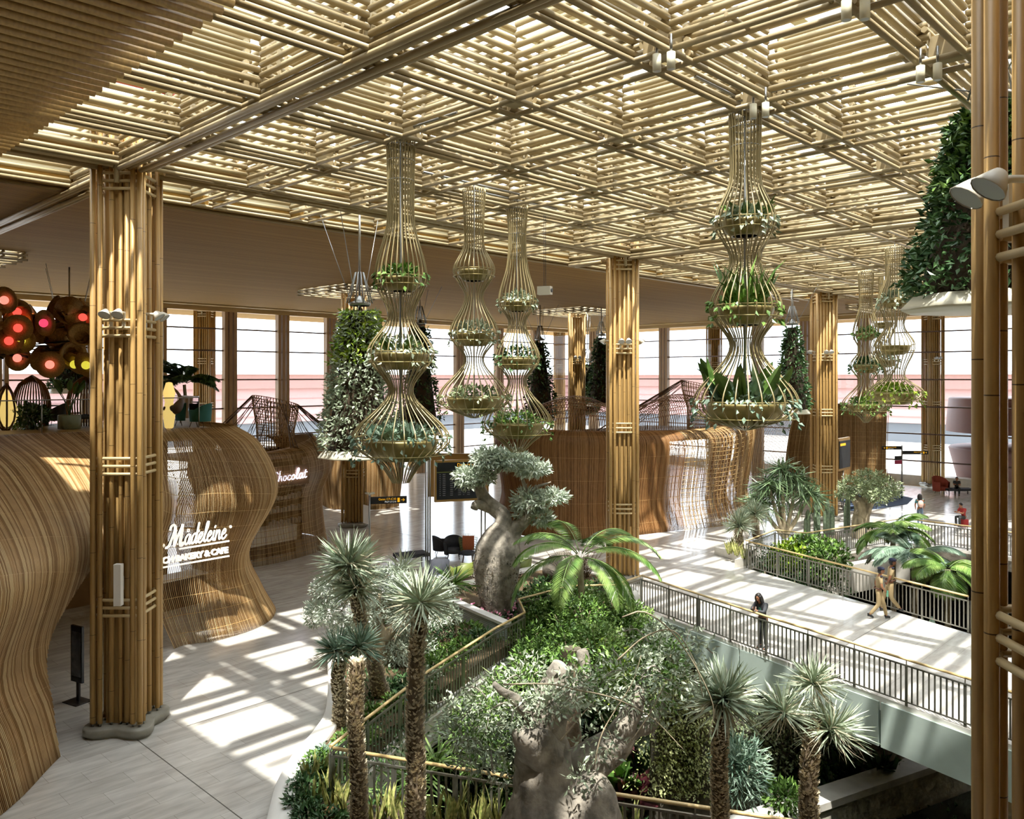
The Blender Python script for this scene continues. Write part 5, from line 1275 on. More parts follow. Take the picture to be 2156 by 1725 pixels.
lo2 = [(1500, 1600, -3.8, .7), (1540, 1560, -3.8, .7), (1620, 1600, -4, .7), (1480, 1560, -3.6, .7), (1650, 1520, -3.8, .8), (1740, 1560, -4, .7), (1590, 1660, -4.3, .6), (1740, 1640, -4.2, .6), (1470, 1640, -4, .6), (1230, 1480, -2.2, .8), (1180, 1520, -2.6, .7), (960, 1480, -1.5, .8), (1010, 1430, -1.3, .8), (1000, 1530, -2.2, .8), (930, 1560, -2.4, .8), (1060, 1400, -1.2, .7), (880, 1600, -2.6, .7), (960, 1620, -3, .8), (1060, 1560, -3, .8), (1080, 1660, -3.6, .8), (900, 1680, -3.4, .8), (990, 1690, -3.6, .7), (1330, 1560, -3.0, .8), (1300, 1500, -2.6, .8), (1400, 1600, -3.4, .7), (1360, 1450, -2.0, .7), (820, 1640, -2.6, .6)]
for i, (x, y, z, r) in enumerate(lo2):
    shrub('dark leafy shrub on the banks of the sunken garden', pick(x, y, z), (r, r, r * .8), 900, ['leaf', 'leaf_dark', 'leaf_blue', 'leaf'][i % 4], .14, .07, group='shrubs on the sunken garden banks')
for i, (x, y, z) in enumerate(((1010, 1640, -2.4), (1090, 1600, -2.6), (960, 1590, -2.2), (1370, 1590, -3), (880, 1640, -2.6), (730, 1640, -1.6))):
    p = pick(x, y, z); palm('small feather palm low in the sunken garden behind the front railing', p, .5, 9, 1.0, 'leaf_grey' if i % 2 else 'palmleaf', .4, .035, .05, (.4, 1.3), group='small palms behind the front railing')
ivy = atd(1435, 1520, 19.5)
e = empty('ivy_wall', ivy, YAW - PI / 2, 'sunlit ivy-covered wall piece below the bridge, left of the shade', 'ivy')
O = np.stack([RNG.normal(size=4200) * .48, RNG.normal(size=4200) * .15, (RNG.random(4200) - .6) * 2.9], 1); MB().leaves(O, np.array([0, -1, -.3]) + RNG.normal(size=(4200, 3)) * .6, .09, .055).build('foliage', [M['leaf_ivy']], e)
MB().box((-.7, .12, -3.6), (.7, .35, .7)).build('wall_core', [M['rock']], e)
e = empty('ivy_wall', (24.6, 10.9, -2.6), math.atan2(-2.6, 8), 'shaded ivy hedge above the stone pond wall under the bridge', 'ivy')
O = np.stack([(RNG.random(6500) - .5) * 9.4, RNG.normal(size=6500) * .15, (RNG.random(6500) - .5) * 2.2], 1); MB().leaves(O, np.array([-.3, -1, -.3]) + RNG.normal(size=(6500, 3)) * .6, .13, .08).build('foliage', [M['leaf_olive']], e)
MB().box((-4.7, .1, -2.4), (4.7, .5, 1.15)).build('wall_core', [M['rock']], e)
# broad leaves on the garden floor
fl = [(1310, 1650, -3.4), (1350, 1640, -3.6), (1395, 1625, -3.7), (1335, 1680, -3.7), (1380, 1670, -3.9), (1420, 1655, -4), (1455, 1640, -4.2), (1300, 1625, -3.4), (1460, 1700, -4.4), (1420, 1700, -4.4), (1580, 1600, -4.2), (1640, 1560, -4.2), (1700, 1600, -4.4), (1650, 1660, -4.5), (1560, 1530, -4), (1850, 1640, -4), (1780, 1640, -4.2), (1750, 1690, -4.5)]
for i, (x, y, z) in enumerate(fl):
    z += 1.5 if i < 10 else 0
    tuft('broad-leaved plant on the sunken garden floor', pick(x, y, z), 22, .8 if i < 10 else .95, .3, ['leaf', 'leaf_dark', 'leaf', 'red_leaf'][i % 4] if i < 10 else 'leaf_dark', 'broad_leaf_plant', group='broad-leaved plants on the garden floor', low=.2, shape='broad')
e = shrub('round blue-green bush of narrow leaves between the two right yuccas', atd(1560, 1620, 17.5), (.55, .55, .7), 1500, 'leaf_blue', .26, .04, hollow=.1)
e = shrub('lit light-green shrub at the shaded garden floor', atd(1650, 1680, 19), (.5, .5, .4), 420, 'leaf', .15, .08)
# ground cover over the garden floor
b = MB(); n = 9000; O = np.stack([9 + 18 * RNG.random(n), -3 + 22 * RNG.random(n), LZ + .25 * RNG.random(n)], 1)
b.leaves(O, RNG.normal(size=(n, 3)) * .6 + np.array([0, 0, .8]), .22, .12, 0); b.build('ground_cover', [M['leaf_dark']], label='low dark planting covering the garden floor', cat='ground cover', kind='stuff')
b = MB(); n = 6000; P = resample(PL, 300); k_ = RNG.integers(0, 300, n); O = np.column_stack([P[k_] + RNG.random((n, 1)) * np.array([[1.2, -1.6]]) * RNG.random((n, 1)) ** .5 + RNG.normal(size=(n, 2)) * .1 + np.array([.3, -.3]), np.full(n, .33)])
sel = (k_ < 190); b.leaves(O[sel], RNG.normal(size=(sel.sum(), 3)) * .6 + np.array([0, 0, .8]), .09, .05, 0); b.build('ground_cover', [M['leaf_dark']], label='low green planting along the white curb', cat='ground cover', kind='stuff')
# rocks, ledges, pond
M['rock_pale'] = mat('pale_rough_stone', '#a9a595', .85, var=.25, vscale=2.5, bump=1.0, bscale=5)
a_, c_ = Vector((18.6, 10.6, 0)), Vector((28.6, 7.3, 0)); dv = (c_ - a_).normalized(); n_ = Vector((dv.y, -dv.x, 0))
e = empty('pond_wall', (0, 0, 0), 0, 'rough stone pond wall with pale coping at the lower right', 'wall')
wallbox(a_, c_, -n_, .5, LZ, -3.75).build('rough_face', [M['rock_pale']], e); wallbox(a_ + n_ * .08, c_ + n_ * .08, -n_, .75, -3.75, -3.55).build('coping', [M['stone']], e)
b = MB(); b.prism([(18.4, 10.5), (28.6, 7.2), (26, -6), (15.5, -6)], LZ + .05, LZ + .32); b.build('pond_water', [M['water']], label='dark pond below the rough stone wall', cat='water')
e = empty('stone_slab', atdz(1596, -4.1, 21.8), .35, 'pale stone slab on the garden floor between the right yuccas', 'slab'); MB().box((-1.1, -.3, -.8), (1.1, .3, .1)).build('slab', [M['stone']], e)
e = empty('stone_ledge', atd(1385, 1488, 20.5), YAW - PI / 2 + .5, 'grey stone ledge halfway down the garden bank', 'ledge'); MB().box((-.9, -.4, -.12), (.9, .4, 0)).box((-.12, -.1, -3.2), (.12, .1, -.12)).build('slab', [M['stone']], e)
e = empty('boulder', at(690, 1722, .3), .5, 'orange-brown rock lying in the near bed at the bottom left', 'rock'); M['rock_warm'] = mat('warm_rock', '#a9794c', .85, var=.3, vscale=5, bump=1)
o = MB().ball((0, 0, .06), .17, 14, 0, (1.2, .8, .6)).build('stone', [M['rock_warm']], e)
bs = at(1180, 1216, .3); e = empty('boulder', bs, .3, 'large dark boulder behind the palm by the middle column', 'rock'); MB().ball((0, 0, .4), .75, 16, 0, (1.5, .8, .75)).build('stone', [M['rock']], e)
bs = atd(1325, 1252, 28.5); e = empty('boulder', bs, .3, 'white rounded stone behind the zigzag railing at its right end', 'rock'); MB().ball((0, 0, -.1), .42, 16, 0, (1.1, .8, .9)).build('stone', [M['whitestone']], e)
# fine bare shrub by the palm
e = empty('bare_shrub', at(1190, 1235, .3), 0, 'fine twiggy bare shrub between palm and middle column', 'shrub'); b = MB()
for i in range(150):
    a = RNG.random() * 2 * PI; r = 1.0 * RNG.random(); c0 = RNG.random() * 1.4
    b.tube(resample([(c0, 0, .1), (c0 + r * math.cos(a) * .5, r * math.sin(a) * .5, .7), (c0 + r * math.cos(a), r * math.sin(a), .5 + .9 * RNG.random())], 6), .007, 4)
b.build('twigs', [M['bark_dark']], e)
# ------------------------------------------------------------------ seats and lounge
M['charcoal'] = mat('charcoal_fabric', '#3d4048', .85, var=.08, vscale=20)
M['olive'] = mat('olive_shell', '#6f7a35', .5)
M['rust'] = mat('rust_fabric', '#9a5230', .8, var=.08, vscale=20)
M['redfab'] = mat('brick_red_fabric', '#8a3a28', .8)
M['teal'] = mat('teal_fabric', '#2f6b68', .8)
M['bluerug'] = mat('blue_rug', '#4b5a72', .95, var=.08, vscale=3)
def tub_mb(w=.36, h=.82, seat=.42, thick=.05, back=.9, flare=1.1):
    b = MB(); n = 30; rows = []
    for j in range(2):
        for t in ((0, 1) if j == 0 else (1, 0)):
            row = []
            for i in range(n):
                a = -PI * .78 + 2 * PI * .78 * i / (n - 1)       # opening towards +x ... back at -x
                hh = seat - .16 + (h - seat + .16) * t * (.62 + .38 * max(0, math.cos(a)) ** .8)
                if t == 0: hh = seat - .22
                r = (w + (flare - 1) * w * t) - (thick if j else 0)
                row.append((-r * math.cos(a), r * 1.05 * math.sin(a), hh))
            rows.append(row)
    b.grid(np.array(rows + [rows[0]])[:, ::-1]); 
    return b
def chair(label, p, rz, shell_m, seat_m, h=.82, group=None, name='lounge_chair', legm='black', w=.36):
    e = empty(name, p, rz, label, 'chair', group)
    tub_mb(w, h).build('backrest', [M[shell_m]], e)
    MB().lathe([(.01, .24), (w * .8, .25), (w * .97, .32), (w * .96, .42), (w * .85, .455), (.01, .46)], 24).build('seat', [M[seat_m]], e)
    for sx in (-1, 1):
        for sy in (-1, 1): MB().rod((sx * .2, sy * .2, .26), (sx * .27, sy * .27, 0), .012, 6).build('leg', [M[legm]], e)
    return e
chair('charcoal tub chair farthest left beside the steel posts', at(930, 1167), -.6, 'charcoal', 'charcoal', .85, 'charcoal tub chairs', w=.40)
chair('charcoal tub chair touching the rust-backed chair', at(955, 1176), -2.3, 'charcoal', 'charcoal', .98, 'charcoal tub chairs', w=.40)
chair('charcoal tub chair with its back to the camera, in front', at(921, 1216), 1.0, 'charcoal', 'charcoal', .85, 'charcoal tub chairs', w=.42)
chair('green-shelled tub chair with grey seat left of the bottle tree', at(973, 1220), 1.7, 'olive', 'charcoal', .72, 'green shell chairs', w=.44)
chair('green-shelled tub chair peeping out right of the bottle tree', at(1096, 1212), 1.9, 'olive', 'charcoal', .72, 'green shell chairs', w=.42)
e = empty('high_back_chair', at(985, 1183), -2.4, 'high-backed chair with olive rattan frame and rust cushion', 'chair'); b = MB()
for i in range(17):
    a = -1.25 + 2.5 * i / 16; hh = .95 + .22 * math.cos(a)
    b.tube([(-.24 * math.cos(a) - .03, .3 * math.sin(a), .35), (-.32 * math.cos(a) - .05, .4 * math.sin(a), .7), (-.34 * math.cos(a) - .1, .44 * math.sin(a), hh)], .008, 4)
for z, s in ((.4, .8), (.5, .86), (.6, .93), (.7, 1), (.8, 1.03), (.9, 1.06), (1.0, 1.08)): b.tube([(-.32 * s * math.cos(a) - .05 * s, .4 * s * math.sin(a), z + .02 * math.cos(a)) for a in np.linspace(-1.25, 1.25, 14)], .008, 4)
b.build('rattan_back', [M['olive']], e); MB().box((-.06, -.26, .45), (.0, .26, 1.08)).build('back_cushion', [M['rust']], e).location = (-.26, 0, 0)
MB().lathe([(.01, .3), (.3, .32), (.32, .42), (.25, .47), (.01, .47)], 20).build('seat', [M['charcoal']], e)
for sx in (-1, 1):
    for sy in (-1, 1): MB().rod((sx * .18, sy * .18, .32), (sx * .22, sy * .22, 0), .02, 6).build('leg', [M['wooddark']], e)
def bench(label, p, rz, L, W_, m='charcoal', h=.44, name='bench'):
    e = empty(name, p, rz, label, 'bench')
    MB().box((-L/2, -W_/2, h - .14), (L/2, W_/2, h)).build('seat', [M[m]], e)
    for sx in (-1, 1):
        for sy in (-1, 1): MB().box((sx*(L/2-.08)-.02, sy*(W_/2-.08)-.02, 0), (sx*(L/2-.08)+.02, sy*(W_/2-.08)+.02, h - .14)).build('leg', [M['black']], e)
    return e
bench('charcoal ottoman bench left of the steel posts', at(866, 1186), -.3, 1.4, .8)
MB().prism([(p.x, p.y) for p in [at(1775, 1078), at(1800, 1040), at(1880, 1040), at(1922, 1050), at(1910, 1062), at(1850, 1072)]], .005, .02).build('rug', [M['bluerug']], label='blue rug under the dark daybeds near the windows', cat='rug')
for x, y, rz, lab in ((1808, 1070, -.7, 'dark daybed on the blue rug left of the olive trunk'), (1862, 1052, -.4, 'dark daybed on the blue rug behind the olive crown')):
    e = bench(lab, at(x, y, .02), rz, 2.0, .9, 'bluerug', .5, 'daybed')
    for sx in (-1, 1): MB().box((sx*.95-.03, .38, .5), (sx*.95+.03, .44, 1.5)).build('post', [M['black']], e)
for x, y, rz, lab in ((1981, 1040, -2.2, 'brick red armchair by the dark window column'), (1850, 1010, -2.2, 'brick red armchair behind the olive crown')):
    chair(lab, at(x, y), rz, 'redfab', 'redfab', 1.2, 'brick red armchairs', 'armchair', w=.5)
bench('dark bench with a seated person by the right window', at(2018, 1042), -.8, 1.8, .8)

# ------------------------------------------------------------------ signs, boards, posts
M['signblack'] = mat('sign_black', '#262626', .75)
M['yellow'] = mat('sign_yellow', '#f2b21b', .5, emit='#f2b21b', estr=.5)
M['redsign'] = mat('sign_magenta', '#a5264d', .5)
M['whitetext'] = mat('sign_white', '#e9e9e4', .5, emit='#ffffff', estr=.3)
def arrow(b, x, z, s, dr=1):
    b.add([(x - dr*s*.5, 0, z - s*.07), (x + dr*s*.3, 0, z - s*.07), (x + dr*s*.3, 0, z + s*.07), (x - dr*s*.5, 0, z + s*.07)], [(0,1,2,3)], 0, False)
    for sg in (-1, 1): b.add([(x + dr*s*.5, 0, z), (x + dr*s*.1, 0, z + sg*s*.42), (x - dr*s*.06, 0, z + sg*s*.36), (x + dr*s*.3, 0, z)], [(0,1,2,3)], 0, False)
def sign_board(parent, w, h, z, side, txt, sub, name='sign_panel', mt='signblack', face=-1):
    """a board sticking out from the pole; side +1 to the right"""
    x0, x1 = (0.04, w) if side > 0 else (-w, -.04)
    o = MB().box((x0, -.04, z), (x1, .04, z + h)).build(name, [M[mt]], parent)
    b = MB(); xa = x1 - .11 * side * (1 if side > 0 else 1) if side > 0 else x0 + .13
    ax = (x1 - .16) if side > 0 else (x0 + .16)
    arrow(b, ax, z + h/2, h * .5, side)
    for v in b.v: v[:, 1] -= .045
    b.build('arrow', [M['yellow']], o)
    gx = ax - side * h * .62
    MB().box((gx - h*.16, -.05, z + h*.2), (gx + h*.16, -.042, z + h*.8)).build('gate_symbol', [M['yellow']], o)
    tx = gx - side * h * .35
    t = text('gate_text', txt, h * .42, M['yellow'], o, (tx, -.045, z + h * .52), ext=.002, align='RIGHT' if side > 0 else 'LEFT')
    t = text('small_text', sub, h * .28, M['whitetext'], o, (tx, -.045, z + h * .18), ext=.002, align='RIGHT' if side > 0 else 'LEFT')
    return o
p = at(778, 1196); rzp = YAW - PI / 2
e = empty('direction_sign', p, rzp, 'steel pole with black gate sign pointing right and two cameras on top', 'sign')
dd = (p.x*CY + p.y*SY) / FPX; zz = lambda y: EYE_Z - (y - HOR) * dd
MB().tube([(0, 0, 0), (0, 0, zz(1043))], .045, 12).build('pole', [M['steel']], e)
o = sign_board(e, 78 * dd, 15 * dd, zz(1062), 1, 'Gates C7-C10', 'ಗೇಟ್ C7-C10'); o.rotation_euler = (0, 0, .22)
for s_, r_ in ((-1, 2.6), (1, .5)):
    c = MB().tube([(0, 0, 0), (.22, 0, .02)], .05, 8).build('camera', [M['lampwhite']], e); c.location = (0, 0, zz(1040)); c.rotation_euler = (0, 0, r_)
MB().box((-.55, -.01, zz(1105)), (-.1, .01, zz(1066))).build('white_notice', [M['white']], e).rotation_euler = (0, 0, -.9)
# departures board
p = at(901, 1192); e = empty('departures_board', p, rzp, 'large dark departures board in a gold frame on steel posts', 'display board')
dd = (p.x*CY + p.y*SY) / FPX; zz = lambda y: EYE_Z - (y - HOR) * dd
for q in (-.09, .0, .09): MB().tube([(q, 0, 0), (q, 0, zz(938))], .035, 10).build('post', [M['steel']], e)
for q in (2.25, 2.42): MB().tube([(q, 1.0, 0), (q, 1.0, zz(975))], .035, 10).build('post', [M['steel']], e)
fr = MB().box((.28, -.1, zz(1058)), (2.6, .1, zz(970))).build('frame', [M['brass']], e); fr.rotation_euler = (0, 0, .3)
MB().box((.36, -.115, zz(1053)), (2.52, -.1, zz(975))).build('screen', [M['screen']], fr)
text('title_text', 'Departures', .20, M['yellow'], fr, (1.25, -.12, zz(984)), ext=.002)
b = MB()
for k in range(12):
    z = zz(1000) - k * .082
    for x in (.48, .62, .95, 1.3, 1.52, 1.7, 2.2): b.box((x, -.118, z), (x + (.05 if x in (.48, 1.52) else .12), -.116, z + .014))
b.build('flight_rows', [mat('grey_text', '#a9adb3', .6)], fr)
MB().box((.36, -.118, zz(996)), (2.52, -.116, zz(994.5))).build('olive_stripe', [M['olive']], fr)
bk = MB().box((-.3, 1.6, zz(1058)), (2.4, 1.75, zz(962))).build('rear_panel', [M['brass']], e); bk.rotation_euler = (0, 0, -.1)
# board on the far screens
p = at(1777, 1075); e = empty('information_panel', p, rzp + .85, 'tall black information panel with yellow header behind the olive tree', 'display board')
dd = (p.x*CY + p.y*SY) / FPX; zz = lambda y: EYE_Z - (y - HOR) * dd
MB().box((-.9, -.06, zz(985)), (.9, .06, zz(928))).build('screen', [M['signblack']], e); MB().box((-.98, -.02, zz(990)), (.98, .1, zz(922))).build('frame', [M['brass']], e); MB().box((-.8, -.07, zz(938)), (.1, -.062, zz(933))).build('header', [M['yellow']], e)
MB().rod((0, .05, 0), (0, .05, zz(985)), .05, 8).build('post', [M['steel']], e)
# far direction pole
p = at(1899, 1050); e = empty('direction_sign', p, rzp, 'far steel pole with black gate signs both ways and a magenta panel', 'sign')
dd = (p.x*CY + p.y*SY) / FPX; zz = lambda y: EYE_Z - (y - HOR) * dd
MB().tube([(0, 0, 0), (0, 0, zz(938))], .05, 10).build('pole', [M['steel']], e)
o = sign_board(e, 42 * dd, 7.5 * dd, zz(947), -1, 'Gates C1-C6', 'ಗೇಟ್ C1-C6'); o = sign_board(e, 55 * dd, 7.5 * dd, zz(957), 1, 'Gates C7-C10', 'ಗೇಟ್')
MB().box((-18*dd, -.04, zz(968)), (-.04, .04, zz(960))).build('sign_panel', [M['signblack']], e).rotation_euler = (0, 0, .3)
MB().box((-18*dd, -.04, zz(977)), (-.04, .04, zz(969))).build('sign_panel', [M['redsign']], e).rotation_euler = (0, 0, .3)
# totem screen in the kiosk opening, white loudspeaker, cabinet
p = at(163, 1478); e = empty('screen_totem', p, rzp - .5, 'black portrait screen on a stand in the kiosk opening left of the big column', 'display')
dd = (p.x*CY + p.y*SY) / FPX; zz = lambda y: EYE_Z - (y - HOR) * dd
MB().box((-.22, -.03, zz(1436)), (.22, .03, zz(1318))).build('screen', [M['screen']], e); MB().box((-.05, .0, 0), (.05, .05, zz(1436))).build('post', [M['black']], e); MB().box((-.28, -.22, 0), (.28, .22, .02)).build('base', [M['black']], e)
MB().box((-.18, -.035, zz(1424)), (.18, -.031, zz(1330))).build('picture', [mat('grey_picture', '#6d7480', .4, var=.4, vscale=4)], e)
sp_ = atdz(250, 3.02, 18.25); e = empty('column_loudspeaker', sp_, DIAG, 'slim white loudspeaker fixed to the big column by the bakery', 'loudspeaker')
MB().box((-.08, -.08, 0), (.08, .06, .92)).build('cabinet', [M['white']], e); MB().box((-.03, .05, .3), (.03, .2, .6)).build('bracket', [M['steel']], e)
def downlight(px_, py_, label):
    d = 1729 * (T - .2 - EYE_Z) / (HOR - py_); p = atdz(px_, T - .42, d)
    e = empty('ceiling_spotlight', p, 0, label, 'spotlight', 'cylinder spotlights under the lattice')
    MB().tube([(0, 0, 0), (0, 0, .24)], .062, 14).build('housing', [M['cream']], e); MB().lathe([(.001, -.002), (.05, -.002)], 14).build('lens', [M['lampglass']], e); MB().rod((0, 0, .24), (0, 0, .5), .02, 6).build('stem', [M['steel']], e)
for x, y, w in ((1383, 118, 'left cylinder spotlight under the lattice left of the largest cage top'), (1413, 113, 'right cylinder spotlight under the lattice left of the largest cage top'), (1586, 222, 'left cylinder spotlight touching the top of the largest cage'), (1612, 219, 'right cylinder spotlight touching the top of the largest cage'), (1782, 5, 'left cylinder spotlight at the top edge of the picture'), (1821, 3, 'right cylinder spotlight at the top edge of the picture'), (1938, 142, 'left cylinder spotlight near the top of the right column'), (1974, 137, 'right cylinder spotlight near the top of the right column')):
    downlight(x, y, w)
c = atd(1147, 612, 24); e = empty('hanging_camera', c, .4, 'small white camera hanging on two cables left of the middle column', 'camera')
MB().box((-.11, -.2, -.12), (.11, .2, .12)).build('body', [M['lampwhite']], e); MB().tube([(0, -.2, 0), (0, -.23, 0)], .06, 12).build('lens', [M['black']], e)
for q in (-.08, .08): MB().rod((q, 0, .1), (q, 0, T - c.z + .05), .008, 5).build('cable', [M['black']], e)
MB().tube([(0, 0, 0), (0, 0, .16)], .42, 24).build('round_mat', [M['rust']], loc=at(1330, 1222, .0), label='round colourful drum seat at the foot of the middle column', cat='seat')

# ------------------------------------------------------------------ lantern tree and terrace things
M['woven_hat'] = mat('woven_disc', '#a68655', .8, var=.25, vscale=30)
def glow(name, c): return mat(name, c, .4, emit=c, estr=1.3)
G_ = {'red': glow('red_glow', '#e84a3e'), 'pink': glow('pink_glow', '#f07c6c'), 'orange': glow('orange_glow', '#f08a3c'), 'mag': glow('magenta_glow', '#c83a58'), 'yel': glow('olive_glow', '#a9a032')}
tb = atdz(-40, 6.3, 29); e = empty('lantern_tree', tb, 0, 'dark tree of woven discs and glowing round lamps on the terrace', 'tree sculpture'); b = MB()
for i in range(9):
    a = i * .7; b.tube(resample([(.22 * math.cos(a), .22 * math.sin(a), 0), (.15 * math.cos(a), .15 * math.sin(a), 1.6), (.5 * math.cos(a), .5 * math.sin(a), 2.4), (1.6 * math.cos(a), 1.6 * math.sin(a), 3.1)], 10), .07, 6)
b.build('trunk', [M['bark_dark']], e)
balls = [(16, 631, 'pink'), (35, 658, 'red'), (76, 666, 'orange'), (100, 680, 'mag'), (141, 667, 'red'), (39, 689, 'red'), (59, 678, 'orange'), (114, 707, 'mag'), (47, 715, 'yel'), (42, 755, 'pink'), (107, 768, 'pink'), (163, 762, 'yel'), (182, 687, 'yel'), (187, 766, 'yel'), (178, 672, 'red'), (20, 720, 'red')]
for i, (x, y, cl) in enumerate(balls):
    d = 28 + (i * 7 % 5) * .35; p = atd(x, y, d) - tb
    dv = Vector((-CY + RNG.normal() * .5, -SY + RNG.normal() * .5, RNG.normal() * .5 - .1)).normalized()
    o = MB().lathe([(.01, .09), (.12, .05), (.34, -.04), (.46, -.10), (.46, -.12), (.1, .02), (.01, .05)][::1], 22).build('woven_disc', [M['woven_hat']], e); o.location = p; o.rotation_euler = (-dv).to_track_quat('Z', 'Y').to_euler()
    g = MB().ball((0, 0, 0), .145, 14).build('lamp_ball', [G_[cl]], e); g.location = p + dv * .16
for i in range(26):
    x, y = 190 * RNG.random() - 5, 640 + 125 * RNG.random(); p = atd(x, y, 28.6 + 1.6 * RNG.random()) - tb
    o = MB().lathe([(.03, .3), (.08, .15), (.30, -.12), (.40, -.16), (.08, .10), (.02, .25)], 16).build('woven_cone', [M['woven_hat']], e); o.location = p; o.rotation_euler = (RNG.random() * 6, RNG.random() * 6, 0); o.scale = (1.2, 1.2, 1.4)
b = MB()
for i in range(22):
    x, y = 190 * RNG.random(), 640 + 120 * RNG.random(); p = atd(x, y, 29) - tb; b.tube(resample([(0, 0, 2.6), tuple(p * .5 + Vector((0, 0, 1.4))), tuple(p)], 8), .025, 5)
b.build('branches', [M['black']], e)
# terrace furniture, plants and lamps
def egg(label, x, y, d, s, m, name='egg_lamp'):
    p = atdz(x, 6.3, d); e = empty(name, p, 0, label, 'lamp')
    MB().lathe([(.02, .1), (.26*s, .25*s), (.34*s, .5*s), (.26*s, .85*s), (.1*s, 1.15*s), (.02, 1.35*s)], 18).build('glowing_shade', [m], e)
    b = MB()
    for i in range(9):
        a = PI * .2 + PI * 1.4 * i / 8; b.tube(resample([(.1*s*math.cos(a), .1*s*math.sin(a), 0), (.42*s*math.cos(a), .42*s*math.sin(a), .45*s), (.3*s*math.cos(a), .3*s*math.sin(a), 1.1*s), (0, 0, 1.5*s)], 9), .03*s, 5)
    b.build('wooden_shell', [M['wooddark']], e)
M['paperglow'] = mat('paper_shade', '#f4d98c', .6, emit='#f4cf78', estr=.7)
egg('teardrop lamp with yellow glowing shade at the far left of the terrace', 14, 900, 27.6, 1.05, M['paperglow'])
p = atdz(356, 6.3, 27.6); e = empty('tall_lantern', p, 0, 'tall slim yellow paper lantern with dark wooden wing right of the big column', 'lamp')
MB().lathe([(.02, 0), (.14, .1), (.2, .55), (.13, .95), (.2, 1.25), (.10, 1.6), (.02, 1.62)], 18).build('paper_shade', [M['paperglow']], e)
MB().tube(resample([(-.2, 0, .75), (.1, -.18, .7), (.42, 0, .95), (.34, .1, 1.25), (.05, .1, 1.55)], 14), [.05, .1, .14, .17, .2, .2, .18, .16, .14, .12, .1, .08, .05, .03], 8, ell=.3).build('wooden_wing', [M['wooddark']], e)
palm('dark feathery palm standing on the terrace beside the tall lantern', atdz(388, 6.3, 31), 1.5, 16, 1.5, 'leaf_dark', .5, .04, .06, (.4, 1.4), name='palm_plant')
p = atdz(146, 6.3, 28.2); e = empty('potted_plant', p, 0, 'broad-leaved plant in a pale pot behind the terrace glass', 'potted plant')
MB().lathe([(.2, 0), (.36, .02), (.36, .48), (.33, .5), (.3, .45), (.02, .45)], 22).build('pot', [mat('pale_green_pot', '#8f9a82', .5)], e)
n = 11; a = RNG.random(n) * 2 * PI; b = MB()
for i in range(n): b.tube(resample([(0, 0, .45), (.12*math.cos(a[i]), .12*math.sin(a[i]), .9), (.3*math.cos(a[i]), .3*math.sin(a[i]), 1.25)], 5), .012, 4)
b.build('stems', [M['leaf_dark']], e); MB().leaves(np.stack([.26*np.cos(a), .26*np.sin(a), 1.1 + .2*RNG.random(n)], 1), np.stack([.5*np.cos(a), .5*np.sin(a), np.ones(n)], 1), .5, .2, 0, shape='broad').build('leaves', [M['leaf_dark']], e)
shrub('dark plant mass beside the teardrop lamp on the terrace', atdz(60, 6.75, 28), (.7, .5, .45), 700, 'leaf_dark', .2, .08)
for x, d, rz, m_, lab in ((75, 31, .5, 'black', 'dark terrace armchair behind the plant mass'), (118, 30, 2.5, 'black', 'dark terrace armchair left of the pale pot'), (422, 29.5, 2.2, 'teal', 'teal terrace armchair nearest the balustrade end'), (392, 30.2, .4, 'teal', 'teal terrace armchair left of the other')):
    chair(lab, atdz(x, 6.3, d), rz, m_, m_, .85, 'terrace armchairs', 'terrace_chair', 'wooddark')
for x, d, lab in ((98, 30.6, 'dark round terrace table near the pale pot'), (405, 31, 'dark round terrace table between the teal armchairs')):
    e = empty('round_table', atdz(x, 6.3, d), 0, lab, 'table'); MB().tube([(0, 0, .7), (0, 0, .74)], .42, 22).build('table_top', [M['wooddark']], e); MB().tube([(0, 0, .02), (0, 0, .7)], [.08, .04], 10).build('pedestal', [M['black']], e); MB().tube([(0, 0, 0), (0, 0, .02)], .25, 18).build('base', [M['black']], e)
for x, d, lab in ((66, 30, 'dark arched woven booth behind the terrace glass'), (180, 29.5, 'dark arched woven booth partly behind the big column')):
    e = empty('woven_booth', atdz(x, 6.3, d), YAW + PI, lab, 'booth'); b = MB()
    for i in range(24):
        a = -1.9 + 3.8 * i / 23; b.tube(resample([(-.5*math.cos(a), .5*math.sin(a), 0), (-.6*math.cos(a), .62*math.sin(a), .8), (-.45*math.cos(a), .42*math.sin(a), 1.5), (-.05, 0, 1.85)], 9), .03, 4)
    b.build('woven_shell', M['cane_dark'], e); MB().lathe([(.01, .3), (.42, .3), (.44, .42), (.01, .46)], 20).build('seat', [M['charcoal']], e)

# ------------------------------------------------------------------ people
M['skin'] = mat('skin', '#9c6b4c', .55); M['skin2'] = mat('skin_darker', '#7f5238', .55)
M['hair'] = mat('black_hair', '#1b1614', .5)
M['khaki'] = mat('khaki_cloth', '#a08c66', .8, var=.05, vscale=10); M['navy'] = mat('navy_cloth', '#20243f', .8)
M['darkjacket'] = mat('dark_grey_jacket', '#383b3e', .8); M['darktrouser'] = mat('charcoal_trousers', '#2f3130', .8); M['greenshirt'] = mat('green_shirt', '#4b8c7c', .8)
M['shoe'] = mat('black_shoe', '#191919', .35); M['belt'] = mat('brown_belt', '#4a2c1c', .5)
M['pinkbag'] = mat('pale_pink_bag', '#d9b3a6', .7); M['tealcloth'] = mat('teal_dress', '#3d7577', .8); M['redcloth'] = mat('red_cloth', '#a02c28', .7); M['jeans'] = mat('blue_trousers', '#5b6d80', .8)
